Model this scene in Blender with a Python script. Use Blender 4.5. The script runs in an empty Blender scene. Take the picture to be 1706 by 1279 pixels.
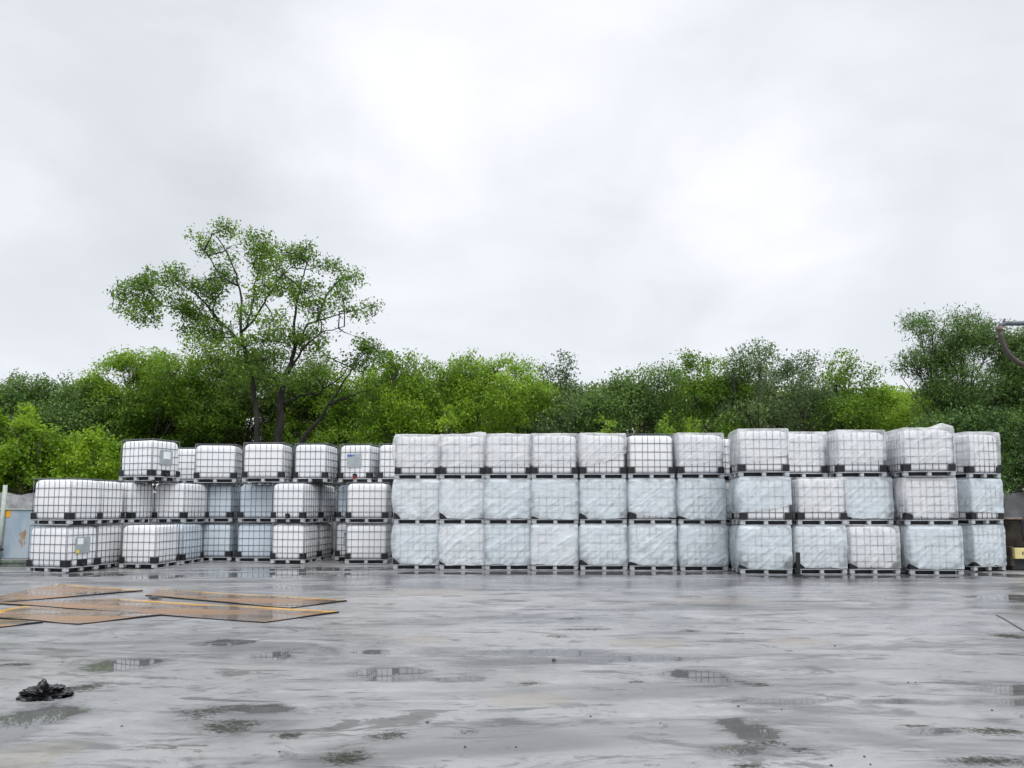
import bpy, math, random
import numpy as np
from mathutils import Vector, Matrix
S = bpy.context.scene
COL = S.collection
random.seed(7); RNG = np.random.default_rng(7)
R = math.radians

# ------------------------------------------------------------------ camera
F, HOR, CAMZ, PITCH = 1232.0, 848.0, 1.55, R(4.5)       # focal length and horizon row in photo pixels (1706 wide)
PY = HOR - F * math.tan(PITCH)
cd = bpy.data.cameras.new("camera"); cam = bpy.data.objects.new("camera", cd); COL.objects.link(cam)
cd.sensor_width = 36.0; cd.lens = F / 1706 * 36.0
cd.shift_y = (PY - 639.5) / 1706
cd.clip_end = 3000; cd.clip_start = 0.05
cam.location = (0, 0, CAMZ); cam.rotation_euler = (math.pi / 2 + PITCH, 0, 0)
S.camera = cam

# ------------------------------------------------------------------ sky and sun
SUN_EL, SUN_AZ = R(52), R(158)          # azimuth measured clockwise from +Y: the sun is behind the camera, to the right
w = bpy.data.worlds.new("World"); S.world = w; w.use_nodes = True
def build_world():
    nt = w.node_tree; N = nt.nodes; L = nt.links; N.clear()
    def n(t, **k):
        a = N.new(t)
        for q, v in k.items(): setattr(a, q, v)
        return a
    def mth(op, a, b=None, c=None):
        m = n('ShaderNodeMath', operation=op)
        for i, v in enumerate((a, b, c)):
            if v is None: continue
            if isinstance(v, (int, float)): m.inputs[i].default_value = v
            else: L.new(v, m.inputs[i])
        return m.outputs[0]
    def mr(v, a, b, c, d, smooth=True):
        m = n('ShaderNodeMapRange'); m.interpolation_type = 'SMOOTHSTEP' if smooth else 'LINEAR'
        L.new(v, m.inputs[0])
        for i, q in enumerate((a, b, c, d)): m.inputs[1 + i].default_value = q
        return m.outputs[0]
    tc = n('ShaderNodeTexCoord'); vec = tc.outputs['Generated']
    sep = n('ShaderNodeSeparateXYZ'); L.new(vec, sep.inputs[0])
    mp = n('ShaderNodeMapping'); mp.inputs['Scale'].default_value = (1.0, 1.0, 2.1); L.new(vec, mp.inputs[0])
    nz = n('ShaderNodeTexNoise'); nz.inputs['Scale'].default_value = 2.6; nz.inputs['Detail'].default_value = 7
    nz.inputs['Roughness'].default_value = 0.52; nz.inputs['Distortion'].default_value = 0.35; L.new(mp.outputs[0], nz.inputs['Vector'])
    cl = mr(nz.outputs[0], 0.33, 0.68, -0.5, 0.5)
    def blob(px, py, rad, amp):
        x = (px - 853) / F; y = (PY - py) / F
        d = Vector((x, math.cos(PITCH) - y * math.sin(PITCH), math.sin(PITCH) + y * math.cos(PITCH))).normalized()
        wob = n('ShaderNodeTexNoise'); wob.inputs['Scale'].default_value = 5; wob.inputs['Detail'].default_value = 4; L.new(vec, wob.inputs['Vector'])
        ws = n('ShaderNodeVectorMath', operation='SCALE'); L.new(wob.outputs['Color'], ws.inputs[0]); ws.inputs[3].default_value = 0.22
        va = n('ShaderNodeVectorMath', operation='ADD'); L.new(vec, va.inputs[0]); L.new(ws.outputs[0], va.inputs[1])
        ds = n('ShaderNodeVectorMath', operation='DISTANCE'); L.new(va.outputs[0], ds.inputs[0]); ds.inputs[1].default_value = d + Vector((.11, .11, .11))
        return mr(ds.outputs['Value'], 0.0, rad, amp, 0.0)
    tot = mth('MULTIPLY', cl, 0.10)
    for b in ((640, 195, .20, .13), (1285, 370, .19, .12), (870, 20, .22, .09), (1010, 220, .16, .05), (1640, 350, .12, .05),
              (150, 190, .40, -.085), (330, 300, .26, -.05), (980, 430, .22, -.05), (1480, 130, .3, -.04), (30, 340, .14, .05)):
        tot = mth('ADD', tot, blob(*b))
    base = mth('ADD', tot, mr(sep.outputs[2], -0.02, 0.5, 0.755, 0.745))
    up = mr(sep.outputs[2], 0.56, 0.9, 0.0, 1.25)                     # overcast: brightest towards the zenith
    val = mth('ADD', base, up)
    tint = n('ShaderNodeMix', data_type='RGBA'); L.new(mr(tot, -0.14, 0.14, 0, 1), tint.inputs[0])
    tint.inputs[6].default_value = (0.945, 0.995, 1.05, 1); tint.inputs[7].default_value = (0.985, 0.995, 1.06, 1)
    mul = n('ShaderNodeVectorMath', operation='SCALE'); L.new(tint.outputs[2], mul.inputs[0]); L.new(val, mul.inputs[3])
    sky = n('ShaderNodeTexSky'); sky.sky_type = 'NISHITA'; sky.sun_disc = False; sky.sun_elevation = SUN_EL; sky.sun_rotation = SUN_AZ
    b1 = n('ShaderNodeBackground'); L.new(sky.outputs[0], b1.inputs[0]); b1.inputs[1].default_value = 0.05
    b2 = n('ShaderNodeBackground'); L.new(mul.outputs[0], b2.inputs[0]); b2.inputs[1].default_value = 1.0
    mix = n('ShaderNodeMixShader'); mix.inputs[0].default_value = 0.94
    L.new(b1.outputs[0], mix.inputs[1]); L.new(b2.outputs[0], mix.inputs[2])
    out = n('ShaderNodeOutputWorld'); L.new(mix.outputs[0], out.inputs[0])
build_world()
sl = bpy.data.lights.new("sun", 'SUN'); sl.energy = 1.3; sl.angle = R(35); sl.color = (1, 0.975, 0.94)
so = bpy.data.objects.new("sun", sl); COL.objects.link(so)
sd = Vector((math.sin(SUN_AZ) * math.cos(SUN_EL), math.cos(SUN_AZ) * math.cos(SUN_EL), math.sin(SUN_EL)))
so.rotation_euler = sd.to_track_quat('Z', 'Y').to_euler(); so.location = (0, -20, 40)
vs = S.view_settings; vs.view_transform = 'Standard'; vs.look = 'None'; vs.gamma = 1; vs.exposure = 0.33
S.cycles.max_bounces = 8; S.cycles.transparent_max_bounces = 12; S.cycles.sample_clamp_indirect = 6

# ------------------------------------------------------------------ helpers
def ray(px, py):
    x = (px - 853) / F; y = (PY - py) / F
    return Vector((x, math.cos(PITCH) - y * math.sin(PITCH), math.sin(PITCH) + y * math.cos(PITCH)))
def G(px, py, z=0.0):
    r = ray(px, py); t = (z - CAMZ) / r.z
    return Vector((r.x * t, r.y * t, z))
def AT(px, py, Y):
    r = ray(px, py); t = Y / r.y
    return Vector((r.x * t, Y, CAMZ + r.z * t))

def tag(o, label=None, cat=None, group=None, kind=None):
    if label: o['label'] = label
    if cat: o['category'] = cat
    if group: o['group'] = group
    if kind: o['kind'] = kind
    return o
def empty(name, loc, rz=0.0):
    o = bpy.data.objects.new(name, None); COL.objects.link(o); o.location = loc; o.rotation_euler = (0, 0, rz); o.empty_display_size = .2
    return o
def link(name, me, parent=None):
    o = bpy.data.objects.new(name, me); COL.objects.link(o)
    if parent: o.parent = parent
    return o

class MB:
    def __init__(s): s.v = []; s.f = []
    def box(s, c, d, rot=None, bev=0.0):
        x, y, z = d[0] / 2, d[1] / 2, d[2] / 2; b = len(s.v)
        if bev <= 0:
            pts = [(-x, -y, -z), (x, -y, -z), (x, y, -z), (-x, y, -z), (-x, -y, z), (x, -y, z), (x, y, z), (-x, y, z)]
            fs = [(0, 3, 2, 1), (4, 5, 6, 7), (0, 1, 5, 4), (1, 2, 6, 5), (2, 3, 7, 6), (3, 0, 4, 7)]
        else:
            pts = []
            for (zz, k) in ((-z, bev), (-z + bev, 0), (z - bev, 0), (z, bev)):
                for sx, sy in ((-1, -1), (1, -1), (1, 1), (-1, 1)):
                    if sx * sy > 0: pr = [(sx * (x - k), sy * (y - k - bev)), (sx * (x - k - bev), sy * (y - k))]
                    else: pr = [(sx * (x - k - bev), sy * (y - k)), (sx * (x - k), sy * (y - k - bev))]
                    pts += [(p[0], p[1], zz) for p in pr]
            fs = [tuple(range(7, -1, -1)), tuple(range(24, 32))]
            for r in range(3):
                for i in range(8):
                    j = (i + 1) % 8; fs.append((r * 8 + i, r * 8 + j, r * 8 + 8 + j, r * 8 + 8 + i))
        for p in pts:
            p = Vector(p)
            if rot: p = rot @ p
            s.v.append(tuple(p + Vector(c)))
        s.f += [tuple(b + i for i in q) for q in fs]
    def tube(s, pts, r, n=6, caps=True):
        pts = [Vector(p) for p in pts]; b = len(s.v); k = len(pts)
        rr = r if isinstance(r, (list, tuple)) else [r] * k
        t0 = (pts[1] - pts[0]).normalized()
        up = Vector((0, 0, 1)) if abs(t0.z) < .9 else Vector((1, 0, 0))
        a = t0.cross(up).normalized()
        for i, p in enumerate(pts):
            t = (pts[min(i + 1, k - 1)] - pts[max(i - 1, 0)]).normalized()
            a = (a - t * a.dot(t)).normalized(); c = t.cross(a)
            for j in range(n):
                q = 2 * math.pi * j / n
                s.v.append(tuple(p + (a * math.cos(q) + c * math.sin(q)) * rr[i]))
        for i in range(k - 1):
            for j in range(n):
                j2 = (j + 1) % n
                s.f.append((b + i * n + j, b + i * n + j2, b + (i + 1) * n + j2, b + (i + 1) * n + j))
        if caps:
            s.f.append(tuple(b + j for j in range(n - 1, -1, -1))); s.f.append(tuple(b + (k - 1) * n + j for j in range(n)))
    def rings(s, rings, cap0=True, cap1=True):
        b = len(s.v); n = len(rings[0])
        for r in rings: s.v += [tuple(p) for p in r]
        for i in range(len(rings) - 1):
            for j in range(n):
                j2 = (j + 1) % n
                s.f.append((b + i * n + j, b + i * n + j2, b + (i + 1) * n + j2, b + (i + 1) * n + j))
        if cap0: s.f.append(tuple(b + j for j in range(n - 1, -1, -1)))
        if cap1: s.f.append(tuple(b + (len(rings) - 1) * n + j for j in range(n)))
    def mesh(s, name, mat, smooth=False):
        me = bpy.data.meshes.new(name); me.from_pydata(s.v, [], s.f); me.update()
        if mat: me.materials.append(mat)
        if smooth: me.polygons.foreach_set('use_smooth', [True] * len(me.polygons))
        return me
    def build(s, name, mat, parent=None, smooth=False): return link(name, s.mesh(name, mat, smooth), parent)

def rrect(w_, d_, r, z, seg=5):
    out = []
    for cx, cy, a0 in ((w_ / 2 - r, d_ / 2 - r, 0), (-w_ / 2 + r, d_ / 2 - r, 90), (-w_ / 2 + r, -d_ / 2 + r, 180), (w_ / 2 - r, -d_ / 2 + r, 270)):
        for i in range(seg + 1):
            a = R(a0 + 90 * i / seg); out.append((cx + r * math.cos(a), cy + r * math.sin(a), z))
    return out

# value noise
_perm = RNG.permutation(4096); _val = RNG.uniform(-1, 1, 4096)
def vnoise(p):
    p = np.asarray(p, float); i = np.floor(p).astype(int); fr = p - i; u = fr * fr * (3 - 2 * fr)
    def h(a, b, c): return _val[_perm[(_perm[(_perm[a & 4095] + b) & 4095] + c) & 4095]]
    r = 0
    for dx in (0, 1):
        for dy in (0, 1):
            for dz in (0, 1):
                wgt = (u[..., 0] if dx else 1 - u[..., 0]) * (u[..., 1] if dy else 1 - u[..., 1]) * (u[..., 2] if dz else 1 - u[..., 2])
                r = r + wgt * h(i[..., 0] + dx, i[..., 1] + dy, i[..., 2] + dz)
    return r
def fbm(p, o=4):
    p = np.asarray(p, float); a = 1; s = 0
    for k in range(o): s = s + a * vnoise(p * 2 ** k + 17.3 * k); a *= .5
    return s

# ------------------------------------------------------------------ materials
class NT:
    def __init__(s, name):
        s.m = bpy.data.materials.new(name); s.m.use_nodes = True
        s.t = s.m.node_tree; s.N = s.t.nodes; s.L = s.t.links; s.N.clear()
        s.out = s.n('ShaderNodeOutputMaterial')
    def n(s, t, **k):
        a = s.N.new(t)
        for q, v in k.items(): setattr(a, q, v)
        return a
    def put(s, sock, v):
        if hasattr(v, 'is_output'): s.L.new(v, sock)
        else: sock.default_value = v
    def bsdf(s, color=(.5, .5, .5, 1), rough=.5, **k):
        b = s.n('ShaderNodeBsdfPrincipled'); s.put(b.inputs['Base Color'], color); s.put(b.inputs['Roughness'], rough)
        for q, v in k.items(): s.put(b.inputs[q.replace('_', ' ')], v)
        return b
    def noise(s, vec, scale, detail=4, rough=.5, dist=0.0, mapscale=None, rot=None):
        if mapscale or rot:
            mp = s.n('ShaderNodeMapping'); s.L.new(vec, mp.inputs[0])
            if mapscale: mp.inputs['Scale'].default_value = mapscale
            if rot: mp.inputs['Rotation'].default_value = rot
            vec = mp.outputs[0]
        z = s.n('ShaderNodeTexNoise'); s.L.new(vec, z.inputs['Vector'])
        z.inputs['Scale'].default_value = scale; z.inputs['Detail'].default_value = detail; z.inputs['Roughness'].default_value = rough
        z.inputs['Distortion'].default_value = dist
        return z.outputs[0]
    def mr(s, v, a, b, c=0.0, d=1.0, smooth=True):
        m = s.n('ShaderNodeMapRange'); m.interpolation_type = 'SMOOTHSTEP' if smooth else 'LINEAR'
        s.put(m.inputs[0], v)
        for i, q in enumerate((a, b, c, d)): s.put(m.inputs[1 + i], q)
        return m.outputs[0]
    def mth(s, op, a, b=None):
        m = s.n('ShaderNodeMath', operation=op); s.put(m.inputs[0], a)
        if b is not None: s.put(m.inputs[1], b)
        return m.outputs[0]
    def mix(s, f, a, b):
        m = s.n('ShaderNodeMix', data_type='RGBA'); s.put(m.inputs[0], f); s.put(m.inputs[6], a); s.put(m.inputs[7], b)
        return m.outputs[2]
    def bump(s, h, strength, dist=.02):
        b = s.n('ShaderNodeBump'); s.L.new(h, b.inputs['Height']); b.inputs['Strength'].default_value = strength; b.inputs['Distance'].default_value = dist
        return b.outputs[0]
    def done(s, sh): s.L.new(sh, s.out.inputs[0]); return s.m
    def obj(s): return s.n('ShaderNodeTexCoord').outputs['Object']
    def geo(s): return s.n('ShaderNodeNewGeometry').outputs['Position']
    def rnd(s): return s.n('ShaderNodeObjectInfo').outputs['Random']
    def attr(s, nm): a = s.n('ShaderNodeAttribute'); a.attribute_name = nm; return a.outputs['Fac']

def c4(*c): return (c[0], c[1], c[2], 1)
def mat_simple(name, c, rough=.5, var=.15, scale=8, metal=0.0, bump=0.0):
    t = NT(name); o = t.obj(); z = t.noise(o, scale, 5, .6)
    col = t.mix(t.mr(z, .3, .7), c4(*[q * (1 - var) for q in c]), c4(*[min(q * (1 + var), 1) for q in c]))
    b = t.bsdf(col, rough, Metallic=metal)
    if bump: t.L.new(t.bump(t.noise(o, scale * 4, 4), bump), b.inputs['Normal'])
    return t.done(b.outputs[0])

def mat_tank(name='white_plastic', bl=0.0):
    t = NT(name); o = t.obj(); g = t.geo()
    z = t.noise(g, 1.3, 3); rn = t.rnd()
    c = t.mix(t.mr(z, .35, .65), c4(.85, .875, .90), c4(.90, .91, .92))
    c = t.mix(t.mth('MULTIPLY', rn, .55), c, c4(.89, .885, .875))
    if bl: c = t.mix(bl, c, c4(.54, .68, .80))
    dirt = t.mr(t.noise(o, 6, 5, .65, 0, (1, 1, .25)), .58, .78, 0, .22)
    c = t.mix(dirt, c, c4(.55, .55, .50))
    b = t.bsdf(c, .38); b.inputs['Specular IOR Level'].default_value = .4
    t.L.new(t.bump(t.noise(o, 5, 2), .12, .03), b.inputs['Normal'])
    tr = t.n('ShaderNodeBsdfTranslucent'); tr.inputs[0].default_value = c4(.85, .88, .92)
    m = t.n('ShaderNodeMixShader'); m.inputs[0].default_value = .12; t.L.new(b.outputs[0], m.inputs[1]); t.L.new(tr.outputs[0], m.inputs[2])
    return t.done(m.outputs[0])
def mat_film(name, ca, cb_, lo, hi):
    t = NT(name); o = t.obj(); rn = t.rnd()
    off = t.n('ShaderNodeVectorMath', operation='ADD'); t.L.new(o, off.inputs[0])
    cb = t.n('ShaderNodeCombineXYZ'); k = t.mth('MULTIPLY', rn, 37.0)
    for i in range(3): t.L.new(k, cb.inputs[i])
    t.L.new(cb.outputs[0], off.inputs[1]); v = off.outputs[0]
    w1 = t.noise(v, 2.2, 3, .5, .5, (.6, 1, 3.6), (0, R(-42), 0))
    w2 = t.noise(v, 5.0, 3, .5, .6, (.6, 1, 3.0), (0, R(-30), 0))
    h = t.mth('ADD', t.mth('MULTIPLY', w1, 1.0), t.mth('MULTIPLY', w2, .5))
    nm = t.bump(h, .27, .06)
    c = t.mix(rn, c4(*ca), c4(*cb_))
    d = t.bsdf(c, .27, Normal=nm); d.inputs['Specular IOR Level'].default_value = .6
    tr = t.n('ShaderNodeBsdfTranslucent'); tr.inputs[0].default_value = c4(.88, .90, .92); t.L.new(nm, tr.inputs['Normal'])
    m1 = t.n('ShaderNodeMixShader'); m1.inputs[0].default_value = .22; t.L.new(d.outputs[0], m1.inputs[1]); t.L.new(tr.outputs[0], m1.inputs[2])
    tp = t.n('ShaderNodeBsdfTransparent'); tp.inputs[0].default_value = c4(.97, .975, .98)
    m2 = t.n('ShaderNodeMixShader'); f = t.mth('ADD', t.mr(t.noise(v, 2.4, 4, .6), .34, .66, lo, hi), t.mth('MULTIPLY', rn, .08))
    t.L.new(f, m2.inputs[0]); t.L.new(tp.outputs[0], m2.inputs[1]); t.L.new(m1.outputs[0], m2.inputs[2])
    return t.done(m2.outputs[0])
def mat_leaf(name, dark, mid, light, transl=.35):
    t = NT(name); a = t.attr('tint')
    cr = t.n('ShaderNodeValToRGB'); t.L.new(a, cr.inputs[0]); e = cr.color_ramp.elements
    e[0].position = .12; e[0].color = c4(*dark); e[1].position = .9; e[1].color = c4(*light)
    x = e.new(.5); x.color = c4(*mid)
    b = t.bsdf(cr.outputs[0], .45); b.inputs['Specular IOR Level'].default_value = .35
    tr = t.n('ShaderNodeBsdfTranslucent')
    hs = t.n('ShaderNodeHueSaturation'); hs.inputs['Value'].default_value = 1.35; hs.inputs['Hue'].default_value = .49; t.L.new(cr.outputs[0], hs.inputs['Color']); t.L.new(hs.outputs[0], tr.inputs[0])
    m = t.n('ShaderNodeMixShader'); m.inputs[0].default_value = transl; t.L.new(b.outputs[0], m.inputs[1]); t.L.new(tr.outputs[0], m.inputs[2])
    return t.done(m.outputs[0])
def mat_ground():
    t = NT("wet_concrete"); g = t.geo(); pud = t.attr('puddle'); moss = t.attr('moss'); sand = t.attr('sand'); damp_shade = t.attr('damp_shade')
    big = t.noise(g, .16, 4, .55, .6); med = t.noise(g, .75, 6, .62, .5); fine = t.noise(g, 9, 5, .7); grit = t.noise(g, 70, 4, .7)
    streak = t.noise(g, .50, 6, .62, 1.0, (.45, 1.6, 1), (0, 0, R(12)))
    blot = t.noise(g, 2.0, 7, .72, 1.0, (.5, 1.3, 1), (0, 0, R(-8)))
    c = t.mix(t.mr(med, .3, .7), c4(.205, .205, .212), c4(.300, .298, .305))
    c = t.mix(t.mr(big, .4, .65, 0, .5), c, c4(.30, .288, .27))
    c = t.mix(t.mr(streak, .48, .66, 0, .72), c, c4(.095, .095, .10))
    c = t.mix(t.mr(blot, .52, .64, 0, .75), c, c4(.085, .085, .088))
    c = t.mix(t.mr(fine, .42, .66, 0, .22), c, c4(.16, .16, .165))
    c = t.mix(t.mr(grit, .62, .75, 0, .5), c, c4(.08, .08, .08))
    sp1 = t.noise(g, 1.15, 7, .74, 1.3, (.42, 1.5, 1), (0, 0, R(5))); sp2 = t.noise(g, 4.5, 6, .75, 1.0, (.5, 1.3, 1))
    c = t.mix(t.mr(sp1, .565, .61, 0, .72), c, c4(.062, .062, .060))
    c = t.mix(t.mr(sp2, .585, .64, 0, .6), c, c4(.05, .05, .048))
    c = t.mix(t.mr(t.noise(g, .9, 6, .7, .7, (.5, 1.2, 1), (0, 0, R(20))), .56, .66, 0, .55), c, c4(.36, .355, .35))
    edge = t.noise(g, 1.5, 6, .66, 1.2, (.5, 1.2, 1)); edge2 = t.noise(g, 9, 5, .65, .5, (.6, 1.2, 1))
    pv = t.mth('ADD', pud, t.mth('ADD', t.mth('MULTIPLY', t.mth('SUBTRACT', edge, .5), 2.6), t.mth('MULTIPLY', t.mth('SUBTRACT', edge2, .5), .7)))
    nat = t.noise(g, .42, 6, .62, .9, (.4, 1.3, 1), (0, 0, R(-6)))
    pm = t.mth('MAXIMUM', t.mr(pv, .12, .24), t.mr(nat, .64, .672))
    halo = t.mth('MAXIMUM', t.mr(pv, -.35, .25), t.mr(nat, .54, .66))
    dm = t.mr(t.mth('ADD', damp_shade, t.mth('ADD', t.mth('MULTIPLY', t.mth('SUBTRACT', edge, .5), 1.6), t.mth('MULTIPLY', t.mth('SUBTRACT', streak, .5), 1.5))), .2, .75)
    sv = t.mr(t.mth('ADD', sand, t.mth('MULTIPLY', t.mth('SUBTRACT', edge, .5), 1.6)), 0, .6, 0, .6)
    c = t.mix(sv, c, c4(.25, .225, .185))
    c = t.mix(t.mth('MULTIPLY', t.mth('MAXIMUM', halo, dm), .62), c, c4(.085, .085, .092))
    mz = t.noise(g, 22, 6, .8); mz2 = t.noise(g, 3.2, 6, .7, .8, (.6, 1, 1))
    mv = t.mth('ADD', moss, t.mth('ADD', t.mth('MULTIPLY', t.mth('SUBTRACT', mz, .5), 3.4), t.mth('MULTIPLY', t.mth('SUBTRACT', mz2, .5), 2.8)))
    mm = t.mr(mv, -.15, .75)
    c = t.mix(t.mth('MULTIPLY', mm, .9), c, t.mix(t.mr(t.noise(g, 30, 3), .4, .6), c4(.012, .012, .010), c4(.040, .042, .026)))
    wet = t.mr(t.noise(g, .33, 5, .6, .6, (.5, 1.3, 1)), .33, .64, .44, .24)
    ro = t.mth('SUBTRACT', wet, t.mth('MULTIPLY', t.mth('MAXIMUM', halo, dm), .10))
    ro = t.mth('ADD', ro, t.mth('MULTIPLY', mm, .4)); rm = t.n('ShaderNodeMix'); t.put(rm.inputs[0], t.mth('MULTIPLY', pm, t.mth('SUBTRACT', 1.0, mm))); t.put(rm.inputs[2], ro); rm.inputs[3].default_value = .015
    b = t.bsdf(t.mix(t.mth('MULTIPLY', pm, .45), c, c4(.07, .07, .07)), rm.outputs[0]); b.inputs['IOR'].default_value = 1.38; t.L.new(t.mr(mm, 0, 1, .5, .12), b.inputs['Specular IOR Level'])
    bh = t.mth('ADD', t.mth('MULTIPLY', fine, .6), t.mth('MULTIPLY', grit, .25))
    bp = t.n('ShaderNodeBump'); t.L.new(bh, bp.inputs['Height']); bp.inputs['Distance'].default_value = .005
    t.L.new(t.mth('MULTIPLY', t.mth('SUBTRACT', 1.0, pm), .5), bp.inputs['Strength']); t.L.new(bp.outputs[0], b.inputs['Normal'])
    return t.done(b.outputs[0])
def mat_plate():
    t = NT("rusty_wet_steel"); o = t.obj(); g = t.geo()
    a = t.noise(o, 1.1, 5, .6, .5, (.5, 1.6, 1)); b_ = t.noise(o, 7, 5, .7); st = t.noise(o, 2.0, 4, .55, .3, (.18, 2.2, 1))
    c = t.mix(t.mr(a, .40, .60), c4(.15, .115, .09), c4(.25, .14, .07))
    c = t.mix(t.mr(st, .60, .72, 0, .5), c, c4(.42, .24, .07))
    c = t.mix(t.mr(b_, .5, .75, 0, .4), c, c4(.10, .06, .045))
    ed = t.attr('edge')
    c = t.mix(t.mr(t.mth('ADD', ed, t.mth('MULTIPLY', t.mth('SUBTRACT', a, .5), .8)), .45, .85, 0, .95), c, c4(.58, .31, .035))
    r = t.mr(a, .40, .60, .08, .36)
    s = t.bsdf(c, r); t.L.new(t.bump(b_, .12, .004), s.inputs['Normal'])
    return t.done(s.outputs[0])
def mat_wall(name='rough_concrete_wall', k=1.0):
    t = NT(name); g = t.geo()
    z = t.noise(g, 2.2, 6, .65, .4); y = t.noise(g, 9, 5, .7); st = t.noise(g, 1.6, 5, .6, .3, (1, 1, .22))
    vo = t.n('ShaderNodeTexVoronoi'); vo.inputs['Scale'].default_value = 3.2; t.L.new(g, vo.inputs['Vector'])
    c = t.mix(t.mr(z, .3, .7), c4(.23 * k, .235 * k, .245 * k), c4(.44 * k, .445 * k, .46 * k))
    c = t.mix(t.mr(st, .48, .7, 0, .65), c, c4(.12, .12, .12))
    c = t.mix(t.mr(vo.outputs['Distance'], .45, .75, 0, .5), c, c4(.16, .165, .175))
    b = t.bsdf(c, .85); t.L.new(t.bump(t.mth('ADD', z, t.mth('MULTIPLY', y, .5)), .8, .06), b.inputs['Normal'])
    return t.done(b.outputs[0])
def mat_door():
    t = NT("faded_blue_paint"); o = t.obj()
    z = t.noise(o, 2.5, 5, .6, .2, (1, 1, .35)); f = t.noise(o, 14, 5, .7)
    c = t.mix(t.mr(z, .35, .65), c4(.25, .33, .40), c4(.36, .42, .46))
    mp = t.n('ShaderNodeMapping'); t.L.new(o, mp.inputs[0]); mp.inputs['Location'].default_value = (-.62 / .15 * 1.0 + 0, 0, -.78 / .36)
    mp.inputs['Scale'].default_value = (1 / .15, 0, 1 / .36)
    ln = t.n('ShaderNodeVectorMath', operation='LENGTH'); t.L.new(mp.outputs[0], ln.inputs[0])
    rv = t.mth('ADD', t.mr(ln.outputs['Value'], 0.2, 1.25, 1, 0), t.mth('ADD', t.mth('MULTIPLY', t.mth('SUBTRACT', f, .5), 1.6), t.mth('MULTIPLY', t.mth('SUBTRACT', t.noise(o, 6, 5, .7), .5), 3.2)))
    c = t.mix(t.mr(rv, .5, .95, 0, .85), c, t.mix(t.mr(f, .4, .6), c4(.16, .075, .02), c4(.38, .20, .05)))
    c = t.mix(t.mr(f, .62, .75, 0, .4), c, c4(.20, .20, .18))
    b = t.bsdf(c, .5)
    return t.done(b.outputs[0])
def mat_bark(name, a, b):
    t = NT(name); o = t.geo(); z = t.noise(o, 6, 5, .7, .3, (1, 1, .25))
    s = t.bsdf(t.mix(t.mr(z, .35, .65), c4(*a), c4(*b)), .9); t.L.new(t.bump(z, .6, .03), s.inputs['Normal'])
    return t.done(s.outputs[0])

M = dict(
    tank=mat_tank(), tank_shade_blue=mat_tank('shade_blue_plastic', .62), film=mat_film('clear_white_film', (.86, .87, .88), (.89, .89, .895), .18, .56), film_blue=mat_film('blue_grey_film', (.72, .81, .87), (.82, .875, .905), .38, .80), ground=mat_ground(), plate=mat_plate(), wall=mat_wall(), wall_wet_shade=mat_wall('wet_shaded_concrete_wall', .30), door=mat_door(),
    bar=mat_simple("galvanised_bar", (.13, .14, .16), .45, .2, 5, .3),
    pallet=mat_simple("pallet_galvanised", (.40, .42, .44), .5, .25, 4),
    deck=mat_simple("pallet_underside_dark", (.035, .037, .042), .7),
    black=mat_simple("black_plastic", (.006, .007, .009), .6, .3),
    plateL=mat_simple("metal_label_plate", (.36, .41, .42), .4, .12, 3, .25),
    white=mat_simple("white_sticker", (.80, .82, .84), .5, .04),
    blue=mat_simple("blue_sticker", (.06, .11, .48), .5), yellow=mat_simple("yellow_sticker", (.72, .60, .05), .5),
    orange=mat_simple("orange_yellow_sign", (.75, .37, .02), .5), red=mat_simple("red_cap", (.5, .03, .03), .4),
    rodp=mat_simple("pale_green_grey_paint", (.36, .41, .36), .55, .15), greenrail=mat_simple("dirty_green_steel", (.13, .16, .13), .6, .3),
    beige=mat_simple("rusty_beige_door", (.46, .31, .22), .6, .25, 5),
    bag=mat_simple("black_bag_plastic", (.009, .009, .011), .28, .3, 6),
    stone=mat_simple("dark_stone", (.05, .05, .05), .7, .4, 20),
    drum=mat_simple("dark_rust_steel", (.055, .043, .032), .65, .4, 4, .1, .1), lip=mat_simple("worn_brown_steel", (.17, .125, .10), .6, .3, 6),
    ybeam=mat_simple("chipped_yellow_paint", (.58, .50, .22), .55, .2, 7),
    pipe=mat_simple("weathered_grey_pipe", (.085, .10, .115), .5, .25, 5), hose=mat_simple("brown_rubber_hose", (.055, .045, .038), .6, .3, 6),
    greenpost=mat_simple("dark_green_wood", (.008, .012, .010), .7, .3, 8), soil=mat_simple("weedy_soil", (.07, .085, .035), .9, .4, 2),
    bark=mat_bark("dark_bark", (.012, .011, .010), (.036, .033, .029)), twig=mat_bark("grey_brown_twig", (.022, .02, .017), (.055, .05, .043)),
)
LEAF = {
    'bright': mat_leaf("bright_leaves", (0.049, 0.114, 0.011), (0.144, 0.269, 0.015), (0.276, 0.434, 0.026), .42),
    'mid': mat_leaf("green_leaves", (0.050, 0.114, 0.016), (0.146, 0.265, 0.029), (0.290, 0.460, 0.039), .38),
    'dark': mat_leaf("dark_leaves", (0.027, 0.066, 0.018), (0.070, 0.147, 0.034), (0.165, 0.273, 0.055), .32),
    'olive': mat_leaf("olive_leaves", (0.054, 0.093, 0.023), (0.131, 0.206, 0.039), (0.251, 0.342, 0.071), .36),
    'grey': mat_leaf("grey_green_leaves", (0.034, 0.066, 0.034), (0.096, 0.161, 0.066), (0.212, 0.293, 0.112), .34),
}

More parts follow.
